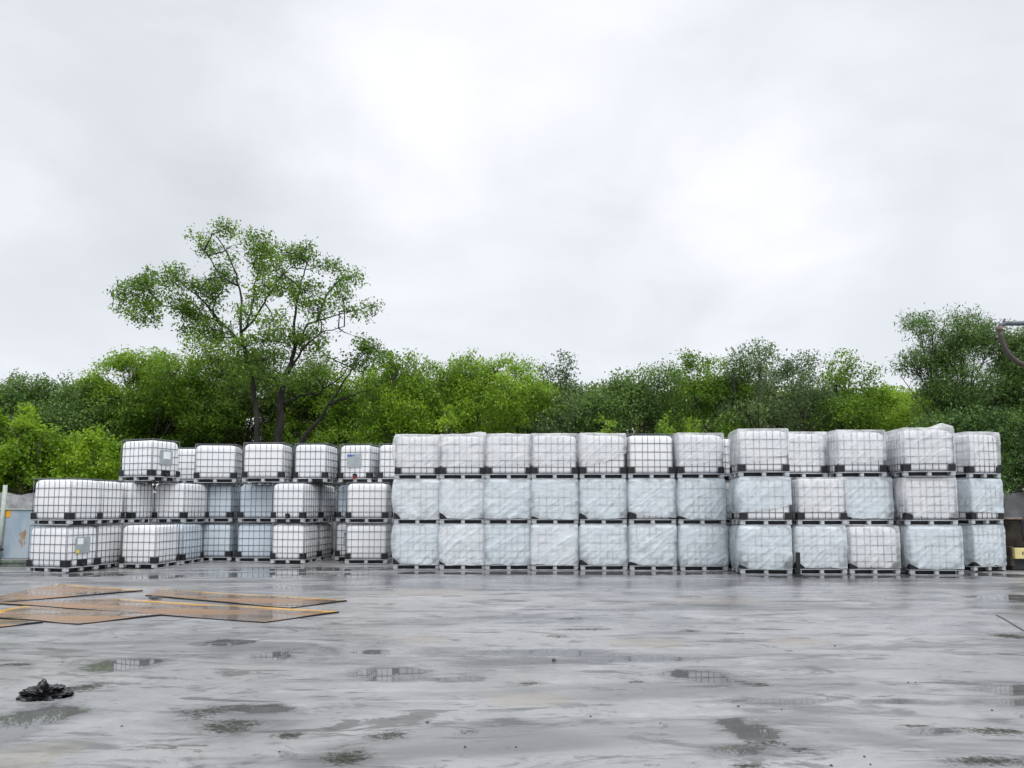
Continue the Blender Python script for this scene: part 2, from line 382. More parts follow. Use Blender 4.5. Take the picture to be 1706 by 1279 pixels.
# ------------------------------------------------------------------ ground
def ell(px, py, rx, ry):
    c = G(px, py); a = G(px, py - ry); return (c.x, c.y, rx * c.y / F, max(abs(a.y - c.y), .04))
PUD = [(950, 955, 330, 3.2), (1420, 961, 230, 3.2), (1300, 958, 60, 3), (520, 948, 150, 4), (655, 1123, 66, 11), (765, 1131, 45, 5), (205, 1108, 62, 14), (455, 1093, 42, 9), (385, 1070, 45, 6), (620, 1087, 32, 5), (440, 957, 125, 5.5),
       (165, 957, 75, 4), (700, 955, 50, 3), (270, 961, 50, 4), (590, 957, 45, 4), (900, 1088, 190, 6), (1150, 1124, 60, 13), (1245, 1212, 55, 20), (1290, 1170, 95, 7), (1480, 1168, 70, 5),
       (1690, 1150, 70, 10), (1690, 995, 80, 8), (70, 1192, 70, 20), (0, 1225, 70, 18), (1220, 1250, 70, 12), (1340, 960, 60, 2.5), (1650, 957, 60, 4),
       (1060, 1098, 90, 6), (1180, 1130, 60, 10), (250, 1010, 60, 3), (1560, 1218, 60, 8), (430, 1180, 60, 8)]
MOSS = [(345, 1187, 42, 10), (380, 1212, 55, 14), (480, 1226, 26, 6), (142, 1145, 42, 8), (1275, 1238, 42, 8), (1335, 1250, 26, 6), (1650, 1268, 70, 9), (1650, 1218, 60, 8),
        (575, 1262, 40, 14), (775, 1220, 20, 7), (640, 1225, 50, 8), (20, 1107, 40, 4), (1530, 1210, 40, 4), (930, 1060, 25, 3), (970, 1048, 60, 2), (1145, 1051, 25, 2.5), (1225, 1055, 30, 2),
        (1060, 1135, 20, 3), (880, 1138, 22, 4), (1500, 1170, 35, 4), (1260, 1140, 30, 4), (1250, 1277, 40, 6), (1680, 1060, 30, 6)]
SAND = [(1080, 1070, 85, 11), (1330, 1068, 70, 8), (880, 1165, 90, 14), (720, 985, 90, 7), (60, 1255, 90, 30), (700, 1065, 60, 10), (1200, 1000, 120, 8)]
DAMP_SHADE = [(1000, 960, 900, 22), (300, 962, 420, 18), (400, 955, 420, 14), (1640, 1000, 160, 26), (1690, 1150, 160, 30), (360, 1200, 200, 40), (1300, 1180, 160, 30), (900, 1095, 240, 16), (560, 1265, 120, 30), (430, 1080, 130, 20),  # damp patches, plus painted shade and dark reflections along the stack foot
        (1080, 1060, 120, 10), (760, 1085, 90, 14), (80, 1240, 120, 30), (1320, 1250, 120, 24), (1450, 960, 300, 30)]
def build_ground():
    xs = np.unique(np.concatenate([np.linspace(-75, -17, 16), np.arange(-17, 17.01, .075), np.linspace(17, 75, 16)]))
    ys = np.unique(np.concatenate([np.linspace(-40, 2, 12), np.arange(2, 23.01, .075), np.linspace(23, 24.3, 4)]))
    X, Y = np.meshgrid(xs, ys); nx, ny = len(xs), len(ys)
    Z = .012 * fbm(np.stack([X * .18, Y * .18, X * 0], -1), 3) * 0
    v = np.stack([X, Y, Z], -1).reshape(-1, 3)
    i = np.arange(nx * ny).reshape(ny, nx)
    q = np.stack([i[:-1, :-1], i[:-1, 1:], i[1:, 1:], i[1:, :-1]], -1).reshape(-1, 4)
    me = bpy.data.meshes.new('yard'); quads(me, v, q); me.materials.append(M['ground'])
    for nm, lst in (('puddle', PUD), ('moss', MOSS), ('sand', SAND), ('damp_shade', DAMP_SHADE)):
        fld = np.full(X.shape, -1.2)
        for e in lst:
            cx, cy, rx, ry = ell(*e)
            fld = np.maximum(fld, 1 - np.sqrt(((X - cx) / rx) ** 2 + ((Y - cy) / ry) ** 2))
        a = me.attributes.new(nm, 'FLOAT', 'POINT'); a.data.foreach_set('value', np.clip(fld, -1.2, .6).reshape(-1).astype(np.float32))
    tag(link('yard', me), kind='structure')
    mb = MB(); mb.box((0, 0, -.03), (1400, 1400, .04)); tag(mb.build('ground', M['soil']), kind='structure')
def quads(me, v, q):
    v = np.ascontiguousarray(v, dtype=np.float32); q = np.ascontiguousarray(q, dtype=np.int32)
    me.vertices.add(len(v)); me.vertices.foreach_set('co', v.reshape(-1))
    me.loops.add(q.size); me.loops.foreach_set('vertex_index', q.reshape(-1))
    me.polygons.add(len(q)); me.polygons.foreach_set('loop_start', np.arange(0, q.size, 4, dtype=np.int32))
    me.update(calc_edges=True)
build_ground()

# ------------------------------------------------------------------ wall
def wall(name, x0, x1, y, h, label, mt='wall'):
    xs = np.linspace(x0, x1, int((x1 - x0) / .12)); top = h + .05 * fbm(np.stack([xs * 1.7, xs * 0 + 3, xs * 0], -1), 3)
    mb = MB()
    rings = []
    for x, t_ in zip(xs, top):
        rings.append([(x, y, -.02), (x, y, t_), (x, y + .25, t_ + .01), (x, y + .25, -.02)])
    mb.rings(rings)
    return tag(mb.build(name, M[mt]), label, 'wall')
wall('boundary_wall', -34, 11.2, 24.6, 2.06, "low rough grey concrete boundary wall running behind the unwrapped tank totes")
wall('boundary_wall', 11.25, 34, 22.6, 2.05, "dark wet shaded concrete boundary wall section behind the rusty machine at right", 'wall_wet_shade')  # shade and wet on this section are painted into its darker colour

# ------------------------------------------------------------------ tank totes
TL, TS, TH = 1.2, 1.0, 1.16
XB = [0, .155, .36, .505, .69, .84, 1.04, 1.2]          # upright bars along the long face
YB = [0, .17, .335, .50, .665, .83, 1.0]
ZB = [.31, .485, .69, .91]
def tote_meshes():
    r = .007
    c = MB(); hx, hy = TL / 2 - .012, TS / 2 - .012
    for z in ZB + [.145, 1.145]:
        rr = .011 if z > 1.1 else r
        c.tube([Vector(p) for p in rrect(2 * hx, 2 * hy, .07, z, 3)] + [Vector(rrect(2 * hx, 2 * hy, .07, z, 3)[0])], rr, 6, False)
    for x in XB:
        xx = (x / 1.2 - .5) * (2 * hx - .05)
        for s in (-1, 1): c.tube([(xx, s * (hy - .004), .13), (xx, s * (hy - .004), 1.145)], r * .9, 5)
    for y in YB:
        yy = (y - .5) * (2 * hy - .05)
        for s in (-1, 1): c.tube([(s * (hx - .004), yy, .13), (s * (hx - .004), yy, 1.145)], r, 5)
    t = MB(); w_, d_ = TL - .046, TS - .046
    prof = [(.137, .10), (.142, .045), (.17, .012), (.22, 0), (.55, -.004), (.95, 0), (1.03, .006), (1.075, .028), (1.105, .07), (1.118, .13), (1.124, .3)]
    rg = []
    for z, ins in prof:
        base = rrect(w_ - 2 * ins, d_ - 2 * ins, max(.11 - ins * .3, .04), z, 7); rg.append(base)
    t.rings(rg)
    p = MB()
    for s in (-1, 1):
        p.box((0, s * (TS / 2 - .02), .120), (TL, .04, .022), bev=.004); p.box((s * (TL / 2 - .02), 0, .120), (.04, TS - .082, .022), bev=.004)
        p.box((0, s * (TS / 2 - .03), .009), (TL - .04, .05, .016), bev=.003)
    for x in (-1, 0, 1):
        for y in (-1, 0, 1):
            if x == 0 and y == 0: continue
            wx = .115 if x else .10; wy = .115 if y else .10
            p.box((x * (TL / 2 - wx / 2 - .002), y * (TS / 2 - wy / 2 - .002), .062), (wx, wy, .090), bev=.012)
    k = MB(); k.box((0, 0, .122), (TL - .09, TS - .09, .020)); k.box((0, 0, .062), (TL - .26, TS - .26, .085))  # pan sheet, plus a dark block painting the shade inside the pallet openings
    g = MB()                                              # one L-shaped corner guard at +x,+y
    gx, gy = TL / 2 + .001, TS / 2 + .001
    g.box((gx - .083, gy - .0025, .217), (.166, .011, .158), bev=.002); g.box((gx - .0025, gy - .082, .217), (.011, .145, .158), bev=.002)
    v = MB()                                              # drain valve on the +x end
    v.tube([(TL / 2 - .06, 0, .205), (TL / 2 - .005, 0, .205)], .07, 12); v.tube([(TL / 2 - .02, 0, .2), (TL / 2 + .03, 0, .185), (TL / 2 + .035, 0, .15)], [.05, .045, .045], 10)
    v2 = MB(); v2.v = list(v.v); v2.f = list(v.f); v.box((TL / 2 - .012, 0, .215), (.02, .30, .17), bev=.004)
    h = MB(); h.box((TL / 2 + .045, .02, .25), (.02, .14, .022), bev=.004); h.tube([(TL / 2 + .03, 0, .2), (TL / 2 + .045, 0, .25)], .014, 6)
    l = MB(); l.box((TL / 2 + .006, -.02, .66), (.006, .44, .40), bev=.001)
    return dict(cage=c.mesh('cage', M['bar'], True), tank=t.mesh('tank', M['tank'], True), pallet=p.mesh('pallet', M['pallet']), base_pan_dark_fill=k.mesh('base_pan_dark_fill', M['deck']),
                guard=g.mesh('corner_guard', M['black']), valve=v.mesh('valve', M['black']), tap=v2.mesh('valve', M['black']), handle=h.mesh('handle', M['black']), label=l.mesh('label_plate', M['plateL']))
TM = tote_meshes(); TM['tank_shade_blue'] = TM['tank'].copy(); TM['tank_shade_blue'].materials[0] = M['tank_shade_blue']  # set-back tanks: their bluish shade is put into the plastic colour
_gm = {}
def guard_mesh(sx, sy):
    if (sx, sy) not in _gm:
        me = TM['guard'].copy(); me.transform(Matrix.Diagonal((sx, sy, 1, 1)))
        if sx * sy < 0: me.flip_normals()
        _gm[(sx, sy)] = me
    return _gm[(sx, sy)]
SKIN = RNG.uniform(0, 100, 200)
_cnt = [0]
def cover_mesh(fw, fd, hemL, hemR, notch, bulge, puff, top, matn):
    """film bag over a tote: front is -y in its own frame, fw wide, fd deep"""
    _cnt[0] += 1; sd_ = _cnt[0] * 13.7
    per = []
    nA, nB = 60, 20; o_ = .012; r = .06; W2, D2 = fw / 2 + o_, fd / 2 + o_
    # perimeter starts at back-left, runs left side to the front, along the front, right side, back
    def seg(a, b, n): return [(a[0] + (b[0] - a[0]) * i / n, a[1] + (b[1] - a[1]) * i / n) for i in range(n)]
    pts = seg((-W2, D2), (-W2, -D2), nB) + seg((-W2, -D2), (W2, -D2), nA) + seg((W2, -D2), (W2, D2), nB) + seg((W2, D2), (-W2, D2), nA)
    P = np.array(pts)
    # round the corners
    for _ in range(2): P = .5 * P + .25 * (np.roll(P, 1, 0) + np.roll(P, -1, 0))
    nrm = np.roll(P, -1, 0) - np.roll(P, 1, 0); nrm = np.stack([-nrm[:, 1], nrm[:, 0]], 1) * -1; nrm /= np.linalg.norm(nrm, axis=1)[:, None]
    cen = (P * nrm).sum(1); nrm[cen < 0] *= -1
    nP = len(P); rows = 46
    tx = np.clip((P[:, 0] + fw / 2) / fw, 0, 1)
    hem = hemL + (hemR - hemL) * tx ** 1.3 + .018 * fbm(np.stack([P[:, 0] * 5 + sd_, P[:, 1] * 5, P[:, 0] * 0], -1), 3)
    dl = np.hypot(P[:, 0] + W2, P[:, 1] + D2)
    hem = hem + notch * np.clip(1 - dl / .20, 0, 1) ** .8
    hem = np.clip(hem, .10, .9)
    crs = [(random.uniform(-.5, .5), random.uniform(.25, 1.0), random.uniform(.35, 1.15), random.uniform(.003, .015), random.uniform(.018, .04), random.uniform(.25, .6)) for _ in range(random.randint(4, 8))]
    V = []
    for j in range(rows):
        v = j / (rows - 1)                                  # 0 at the top, 1 at the hem
        z = top - .01 + (hem - top + .01) * v
        q = np.stack([P[:, 0], P[:, 1], z], 1)
        lo = fbm(q * 1.5 + sd_, 2)
        dgn = np.stack([(q[:, 0] + q[:, 2]) * 1.1 + sd_, (q[:, 0] - q[:, 2]) * 4.2, q[:, 1] * 2], -1)
        rid = 1 - np.abs(fbm(dgn, 3)) * 1.5
        belly = math.sin(math.pi * min(v * 1.02, 1)) ** .8
        front = np.clip(-nrm[:, 1], 0, 1); left = np.clip(-nrm[:, 0], 0, 1)
        leftness = np.clip(1 - tx * 3.2, 0, 1)
        off = .004 + front * (.006 + .034 * np.clip(lo, -.15, 1) * belly + .028 * np.clip(rid - .35, 0, 1) * (.2 + v)) + bulge * belly * (left + front * leftness * .5)
        for (cx, cz, sl_, am, wd, ln_) in crs:
            al = ((q[:, 0] - cx) + (q[:, 2] - cz) * sl_) / math.hypot(1, sl_); ac = (-(q[:, 0] - cx) * sl_ + (q[:, 2] - cz)) / math.hypot(1, sl_) + .05 * al * al
            off = off + front * am * np.exp(-(ac / wd) ** 2) * np.exp(-(al / ln_) ** 2)
        off = np.where(nrm[:, 0] > .6, .004, off)
        if v < .06: off = off - .02 * (1 - v / .06)
        xy = P + nrm * off[:, None]
        V.append(np.column_stack([xy, z]))
    # the top
    topz = top
    for k, s in enumerate((.985, .9, .7, .4, .08)):
        xy = P * s
        dome = .0
        if puff:
            dd = np.hypot(xy[:, 0] - puff[0] * fw / 2, (xy[:, 1] + fd * .30)); dome = puff[1] * np.exp(-(dd / puff[2]) ** 2)
            dome = dome + .012 * np.clip(fbm(np.column_stack([xy * 4, xy[:, 0] * 0 + sd_]), 2), 0, 1)
        V.insert(0, np.column_stack([xy, np.full(nP, topz) + dome]))
    A = np.array(V); nr = len(A)
    idx = np.arange(nr * nP).reshape(nr, nP)
    q = np.stack([idx[:-1], np.roll(idx[:-1], -1, 1), np.roll(idx[1:], -1, 1), idx[1:]], -1).reshape(-1, 4)
    me = bpy.data.meshes.new('plastic_cover'); quads(me, A.reshape(-1, 3), q); me.materials.append(M[matn])
    me.polygons.foreach_set('use_smooth', [True] * len(me.polygons))
    return me
PLACED = []
def tote(label, group, corner, a=0.0, front='long', tier=0, side='R', valve=False, plate=None, film=None, lift=0.0):
    """corner: the front-right (side R) or front-left (side L) ground corner; a: turn in degrees, positive swings the left end back"""
    a = R(a); fw, fd = (TL, TS) if front == 'long' else (TS, TL)
    lf = Vector((-math.cos(a), math.sin(a))); bk = Vector((math.sin(a), math.cos(a)))
    c = Vector(corner[:2]) + (lf if side == 'R' else -lf) * fw / 2 + bk * fd / 2
    rz = -a - (math.pi / 2 if front == 'short' else 0)
    o = empty('tank_tote', (c.x, c.y, tier * TH + .002 + lift), rz); tag(o, label, 'tank tote', group)
    link('tank', TM['tank_shade_blue' if 'blu' in label.split('-sticker')[0] and film is None and 'blue-sticker' not in label else 'tank'], o); link('cage', TM['cage'], o)
    pl = link('pallet', TM['pallet'], o); link('base_pan_dark_fill', TM['base_pan_dark_fill'], pl)
    for sx in (-1, 1):
        for sy in (-1, 1): link('corner_guard', guard_mesh(sx, sy), o)
    if valve:
        v = link('valve', TM['tap' if valve == 'tap' else 'valve'], o); link('handle', TM['handle'], v)
    if plate:
        lp = link('label_plate', TM['label'], o); X = TL / 2 + .011
        if plate == 'white': m = MB(); m.box((X, -.10, .755), (.004, .17, .15)); m.build('sticker', M['white'], lp); m = MB(); m.box((X, -.17, .50), (.004, .09, .07)); m.build('sticker', M['yellow'], lp)
        if plate == 'pale': m = MB(); m.box((X, .0, .72), (.004, .24, .20)); m.build('sticker', M['white'], lp)
        if plate == 'blue': m = MB(); m.box((X, -.15, .80), (.004, .14, .05)); m.box((X, -.04, .805), (.004, .05, .03)); m.build('sticker', M['blue'], lp)
    if film:
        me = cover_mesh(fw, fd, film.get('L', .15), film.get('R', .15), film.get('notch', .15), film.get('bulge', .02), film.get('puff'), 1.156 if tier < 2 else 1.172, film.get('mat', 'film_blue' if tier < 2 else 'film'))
        cv = link('plastic_cover', me, o)
        if front == 'short': cv.rotation_euler = (0, 0, math.pi / 2)
    PLACED.append(o)
    return o
def gp(px, D): return ((px - 853) / F * D, D)

GU, GW = "unwrapped white tank totes stacked at the left", "plastic wrapped tank totes stacked in a wall"
A0 = gp(116, 18.1); rowd = Vector((math.sin(R(10)), math.cos(R(10))))
def arow(k): return (A0[0] + rowd.x * 1.02 * k, A0[1] + rowd.y * 1.02 * k)
# bottom tier, left block
t = tote("bottom left unwrapped tote whose grey plate bears white and yellow stickers", GU, A0, 15, 'long', 0, valve=True, plate='white')
tote("bottom tote directly behind the one with the yellow-stickered plate, showing only its end", GU, arow(1), 10)
tote("bottom tote with a sharp corner towards the yard, right of the yellow-stickered one", GU, gp(264, 19.4), 5, 'short')
tote("bluish bottom tote tucked behind the corner-on tote at the left", GU, gp(309, 20.66), 4, 'short')
tote("shaded bluish bottom tote set back just left of the narrow dark gap", GU, gp(388, 22.15), 0)
tote("shaded blue bottom tote set back just right of the narrow dark gap", GU, gp(396, 21.95), 0, side='L')
tote("bottom tote standing forward, short side to the yard, left of the wide dark gap", GU, gp(510, 21.05), 5, 'short')
tote("dark bottom tote deep in the wide gap behind the short-sided one", GU, (gp(510, 21.05)[0] + .12, 22.3), 5, 'short')
tote("bottom tote with blue-stickered grey plate, half hidden at the right of the wide dark gap", GU, gp(560, 22.4), 0, 'short', side='L', plate='blue')
tote("bottom unwrapped tote next to the first plastic wrapped stack", GU, gp(646.5, 21.1), 0)
# second tier, left block
tote("unwrapped tote at the far left end of the second tier, above the yellow-stickered one", GU, gp(119, 18.12), 15, 'long', 1)
tote("second tier tote, next one back from the far left end", GU, arow(1), 10, 'long', 1)
tote("second tier tote, third back from the far left end, below the plated top tote", GU, (arow(2)[0] + .12, arow(2)[1] + .1), 10, 'long', 1)
tote("second tier tote turned corner-on to the yard, right of the far left row", GU, gp(309, 20.9), 10, 'short', 1)
tote("bluish second tier tote set back just left of the narrow dark gap", GU, gp(388, 22.15), 0, 'long', 1)
tote("blue shaded second tier tote set back just right of the narrow dark gap", GU, gp(398, 21.9), 0, 'long', 1, side='L')
tote("second tier tote with a small black tap in the middle of its front", GU, gp(508, 21.0), 8, 'short', 1, valve='tap')
tote("dark second tier tote deep in the wide gap behind the one with the tap", GU, (gp(508, 21.0)[0] + .18, 22.25), 8, 'short', 1)
tote("bluish second tier tote half hidden at the right of the wide dark gap", GU, gp(561, 22.4), 0, 'short', 1, side='L')
tote("second tier unwrapped tote next to the first plastic wrapped stack", GU, gp(646.5, 21.1), 0, 'long', 1)
# top tier, left block
tote("topmost leftmost tote with pale label plate and black valve on its right side", GU, gp(252, 20.1), 21, 'long', 2, valve=True, plate='pale')
tote("top tier tote set back between the pale-plated one and its right neighbour", GU, gp(338, 23.05), 0, 'long', 2)
tote("top tier tote turned slightly right, just left of the narrow dark gap", GU, gp(393, 21.9), -8, 'long', 2)
tote("top tier tote showing its long side just right of the narrow dark gap", GU, gp(472, 21.3), 0, 'long', 2)
tote("top tier tote with its short side forward above the wide dark gap", GU, gp(544, 21.5), 4, 'short', 2)
tote("top tier tote with blue-stickered grey plate and red capped valve", GU, gp(618, 21.7), 8, 'short', 2, valve='tap', plate='blue')
tote("top tier tote set back, squeezed against the first plastic wrapped stack", GU, (-3.93, 21.65), 0, 'short', 2, side='L')
rc = MB(); rc.tube([(TL / 2 + .03, 0, .16), (TL / 2 + .06, 0, .15)], .045, 10)
for o in PLACED:
    if 'red capped' in o['label']:
        for ch in o.children:
            if ch.name.startswith('valve'): ch.data = ch.data; rc.build('cap', M['red'], ch)

# the wrapped wall
ORD = ['first', 'second', 'third', 'fourth', 'fifth', 'sixth', 'seventh', 'eighth', 'ninth', 'tenth', 'eleventh', 'twelfth']
def lab(k, tier, extra):
    tn = ('bottom', 'middle', 'top')[tier]
    r = "%s tote of the %s wrapped stack, %s" % (tn, ORD[k], extra); assert len(r.split()) <= 16, r; return r
wx = [656, 732.5, 808.5, 885.5, 966, 1048, 1131]; pW0 = G(656, 949); pW1 = G(1214, 952)
random.seed(11)
EX = {(0, 0): "film smooth at left and creased at lower right", (0, 1): "film bulging out at its left side", (0, 2): "rounded film at its upper left corner",
      (1, 0): "diagonal creases in its blue-grey film", (1, 1): "film folded along a diagonal to the lower left", (1, 2): "a white lump of gathered film on its top",
      (2, 0): "film pulled into a soft diagonal fold", (2, 1): "blue-grey film pulled tight over the bars", (2, 2): "loose film ending above the black corner guards",
      (3, 0): "crinkled film with many small folds", (3, 1): "fine wrinkles slanting to the right", (3, 2): "bars clearer at its right edge",
      (4, 0): "glossy crumpled blue-grey film", (4, 1): "long slanting creases over its whole front", (4, 2): "film hem cut on a steep diagonal",
      (5, 0): "horizontal bars pressing through the film", (5, 1): "film torn open low at the left centre", (5, 2): "bare cage with no film at all",
      (6, 0): "pinkish bulge of film at its left", (6, 1): "smooth film creased down the left", (6, 2): "film lifted in a shallow diagonal hem",
      (7, 0): "bars standing out strongly through tight film", (7, 1): "ballooning film lifted off at lower right", (7, 2): "film stretched over clear bars, slightly taller",
      (8, 0): "darker blue film beside the green board", (8, 1): "whiter film ending above both corner guards", (8, 2): "set back with film to the guards",
      (9, 0): "whitest of the bottom row with tight film", (9, 1): "lilac-grey film and dark gap at its right", (9, 2): "faint bars under milky film",
      (10, 0): "one broad diagonal fold across its front", (10, 1): "baggy film with a loop over the left guard", (10, 2): "peak of film standing up at its top right",
      (11, 0): "turned away at the right end of the wall", (11, 1): "turned away with a tear on its right edge", (11, 2): "crumpled film at the right end"}
for k in range(7):
    f_ = k / 6.4; D = pW0.y + (pW1.y - pW0.y) * (wx[k] - 656) / 558
    D *= 1.0
    for tr in range(3):
        if tr == 2:
            film = None if k == 5 else dict(L=.33, R=.33, notch=0, bulge=.03)
            if k == 4: film.update(L=.30, R=.66)
            if k == 6: film.update(L=.32, R=.52)
            if k in (1, 2, 3): film.update(L=.34, R=.36 + .03 * k)
            if k == 1: film['puff'] = (.72, .085, .30)
            if k in (0, 2, 3, 4): film['puff'] = (random.uniform(-.6, .6), .02, .3)
            if k == 0: film['bulge'] = .06
        else:
            film = dict(L=random.uniform(.125, .16), R=random.uniform(.12, .15), notch=random.choice([.0, .08, .12, .15]), bulge=random.uniform(.01, .02))
            if k == 0: film.update(bulge=.05, notch=.2)
            if (k, tr) == (5, 1): film.update(L=.27, R=.16)
        dx = random.uniform(-.012, .012)
        c = gp(wx[k], D); tote(lab(k, tr, EX[(k, tr)]), GW, (c[0] + dx, c[1] + random.uniform(-.02, .02) + .03 * tr), random.uniform(-.6, .6) - 2.2, 'long', tr, 'L', film=film)
XS = {7: [(1230, 17.75, dict(L=.14, R=.13, notch=.1, bulge=.04)), (1232, 17.8, dict(L=.30, R=.50, notch=.0, bulge=.08)), (1231, 17.82, dict(L=.32, R=.55, notch=0, bulge=.04))],
      8: [(1323, 17.75, dict(L=.17, R=.14, notch=.15, bulge=.03)), (1327, 17.85, dict(L=.33, R=.33, notch=0, bulge=.04, mat='film')), (1300, 18.5, dict(L=.33, R=.33, notch=0, bulge=.05))],
      9: [(1411, 17.7, dict(L=.17, R=.15, notch=.12, bulge=.02, mat='film')), (1405, 18.0, dict(L=.16, R=.15, notch=.1, bulge=.02)), (1396, 18.05, dict(L=.33, R=.42, notch=0, bulge=.05))],
      10: [(1510, 17.55, dict(L=.15, R=.15, notch=.12, bulge=.03)), (1506, 17.7, dict(L=.22, R=.17, notch=.12, bulge=.07, mat='film')), (1506, 17.65, dict(L=.32, R=.34, notch=0, bulge=.08, puff=(.66, .13, .22)))]}
for k, rows in XS.items():
    for tr, (px, D, film) in enumerate(rows):
        tote(lab(k, tr, EX[(k, tr)]), GW, gp(px, D), random.uniform(-1, 1) + {7: 5, 10: 5}.get(k, 0), 'long', tr, 'L', film=film)
for tr, film in enumerate((dict(L=.14, R=.14, notch=.1, bulge=.02), dict(L=.33, R=.30, notch=0, bulge=.02), dict(L=.33, R=.34, notch=0, bulge=.05, puff=(.2, .03, .3)))):
    tote(lab(11, tr, EX[(11, tr)]), GW, gp(1616, 18.5), -15 if False else 15 * -1 + 30 * 0, 'short', tr, 'L', film=film) if False else \
        tote(lab(11, tr, EX[(11, tr)]), GW, gp(1616, 18.5), -15, 'short', tr, 'L', film=film)
for tr in range(3):
    tote(("%s of three totes glimpsed in the gap between tenth and eleventh wrapped stacks" % ('lowest', 'middle', 'topmost')[tr]), GW, gp(1462, 19.3), 0, 'short', tr, 'L', film=dict(L=.3, R=.3, notch=0, bulge=.02))

for tr in range(3):
    tote("%s of three dark totes glimpsed in the gap between seventh and eighth wrapped stacks" % ('lowest', 'middle', 'topmost')[tr], GW, gp(1188, 19.75), -2, 'short', tr, 'L')

# ------------------------------------------------------------------ rusty steel plates
def steel_plate(label, px, edges, z0=.004):
    pts = [G(*p) for p in px]; c = sum((p.xy for p in pts), Vector((0, 0))) / 4
    n = 40; v = []; e = []
    for j in range(n + 1):
        for i in range(n + 1):
            u, w_ = i / n, j / n
            p = (pts[0] * (1 - u) + pts[1] * u) * (1 - w_) + (pts[3] * (1 - u) + pts[2] * u) * w_
            v.append((p.x - c.x, p.y - c.y, .018 + .005 * math.sin(u * 5 + w_ * 3) + .003 * math.sin(u * 13 - w_ * 7)))
            d = 0
            for (ee, wd) in edges: d = max(d, 1 - (w_ if ee == 'b' else 1 - w_ if ee == 't' else u if ee == 'l' else 1 - u) / wd)
            e.append(d)
    f = [(j * (n + 1) + i, j * (n + 1) + i + 1, (j + 1) * (n + 1) + i + 1, (j + 1) * (n + 1) + i) for j in range(n) for i in range(n)]
    me = bpy.data.meshes.new('steel_plate')
    loop = [i for i in range(n + 1)] + [j * (n + 1) + n for j in range(1, n + 1)] + [n * (n + 1) + i for i in range(n - 1, -1, -1)] + [j * (n + 1) for j in range(n - 1, 0, -1)]
    b = len(v)
    for q in loop: v.append((v[q][0], v[q][1], 0)); e.append(-1)
    nb = len(loop)
    sides = [(loop[i], b + i, b + (i + 1) % nb, loop[(i + 1) % nb]) for i in range(nb)]
    me.from_pydata(v, [], f + sides); me.materials.append(M['plate']); me.materials.append(M['black'])
    for k in range(len(f), len(f) + nb): me.polygons[k].material_index = 1
    a = me.attributes.new('edge', 'FLOAT', 'POINT'); a.data.foreach_set('value', e)
    o = link('steel_plate', me); o.location = (c.x, c.y, z0)
    return tag(o, label, 'steel plate', "rusty steel plates lying on the wet yard")
steel_plate("long rusty plate with yellow rust along its far edge, nearest the yard's middle", [(-14, 1006), (440, 1038), (565, 1021), (192, 999)], [('t', .32)])
steel_plate("rusty wet plate lying behind the long one, orange along its far edge", [(242, 993), (482, 1014), (578, 1002), (268, 983)], [('t', .25)])
steel_plate("wet plate at the left edge of the yard mirroring the white totes", [(-70, 1009), (0, 1004.5), (238, 985), (95, 974)], [('t', .12)])
steel_plate("short orange-rusted plate in front, partly tucked beside the long plate", [(-40, 1028), (131, 1041), (268, 1026), (40, 1011)], [('l', .2)])
steel_plate("dark edged plate corner cut by the left picture edge in front", [(-160, 1050), (0, 1046), (72, 1038), (-40, 1031)], [('l', .1)])

# ------------------------------------------------------------------ litter
def lump(name, mat, loc, size, seed, sub=3, amp=.35, freq=2.2, label=None, cat=None, group=None, flat=.0, peaks=()):
    import bmesh
    bm = bmesh.new(); bmesh.ops.create_icosphere(bm, subdivisions=sub, radius=1)
    co = np.array([v.co[:] for v in bm.verts]); n_ = 1 - np.abs(fbm(co * freq + seed, 3)); n_ = 1 + amp * (n_ - .6)
    for v, k in zip(bm.verts, n_):
        p = Vector(v.co) * k
        for (px_, py_, hh, rr) in peaks: p.z += hh * math.exp(-(((p.x - px_) ** 2 + (p.y - py_) ** 2) / rr ** 2)) * (1 if v.co.z > 0 else 0)
        p = Vector((p.x * size[0], p.y * size[1], max(p.z, -.15) * size[2]))
        v.co = p
    zmin = min(v.co.z for v in bm.verts)
    for v in bm.verts: v.co.z -= zmin
    me = bpy.data.meshes.new(name); bm.to_mesh(me); bm.free(); me.materials.append(mat)
    o = link(name, me); o.location = loc; return tag(o, label, cat, group)
bg = G(62, 1166)
lump('plastic_bag', M['bag'], (bg.x, bg.y + .1, .003), (.165, .12, .068), 3.3, 5, 1.0, 2.3, "crumpled black plastic bag lying in a puddle at the left front", 'bag', peaks=((-.22, 0, .45, .26), (-.02, -.1, .40, .2), (.15, .1, .2, .25), (.6, .0, .25, .3), (-.62, 0, -.4, .35)))
ds = G(259, 996, .03)
lump('clod', M['stone'], (ds.x, ds.y, .020), (.10, .08, .045), 9.1, 3, .4, 2, "small dark clod lying on the long rusty plate", 'clod')
st = G(923, 1101)
lump('stone', M['stone'], (st.x, st.y, .002), (.022, .02, .022), 5.1, 2, .4, 2, "black lump lying alone in the middle of the yard", 'stone')
for i, (px, py) in enumerate([(984, 1194), (775, 1245), (1302, 1182), (1230, 1177), (1379, 1164), (1385, 1276), (1450, 1274), (1440, 1261), (1513, 1137), (1653, 1184), (1391, 1076), (860, 1245), (203, 1210), (466, 1253), (575, 990), (712, 1204), (1525, 1137), (1100, 1205)]):
    p = G(px, py); s = random.uniform(.006, .013)
    lump('pebble', M['stone'], (p.x, p.y, .001), (s, s * .9, s * .9), i * 3.1, 1, .4, 2, "tiny dark pebble scattered on the wet concrete yard", 'pebble', "pebbles scattered over the yard")
cb = MB(); cb.tube([G(1660, 1024, .012), G(1672, 1030, .012), G(1690, 1041, .012), G(1740, 1070, .012)], .006, 5)
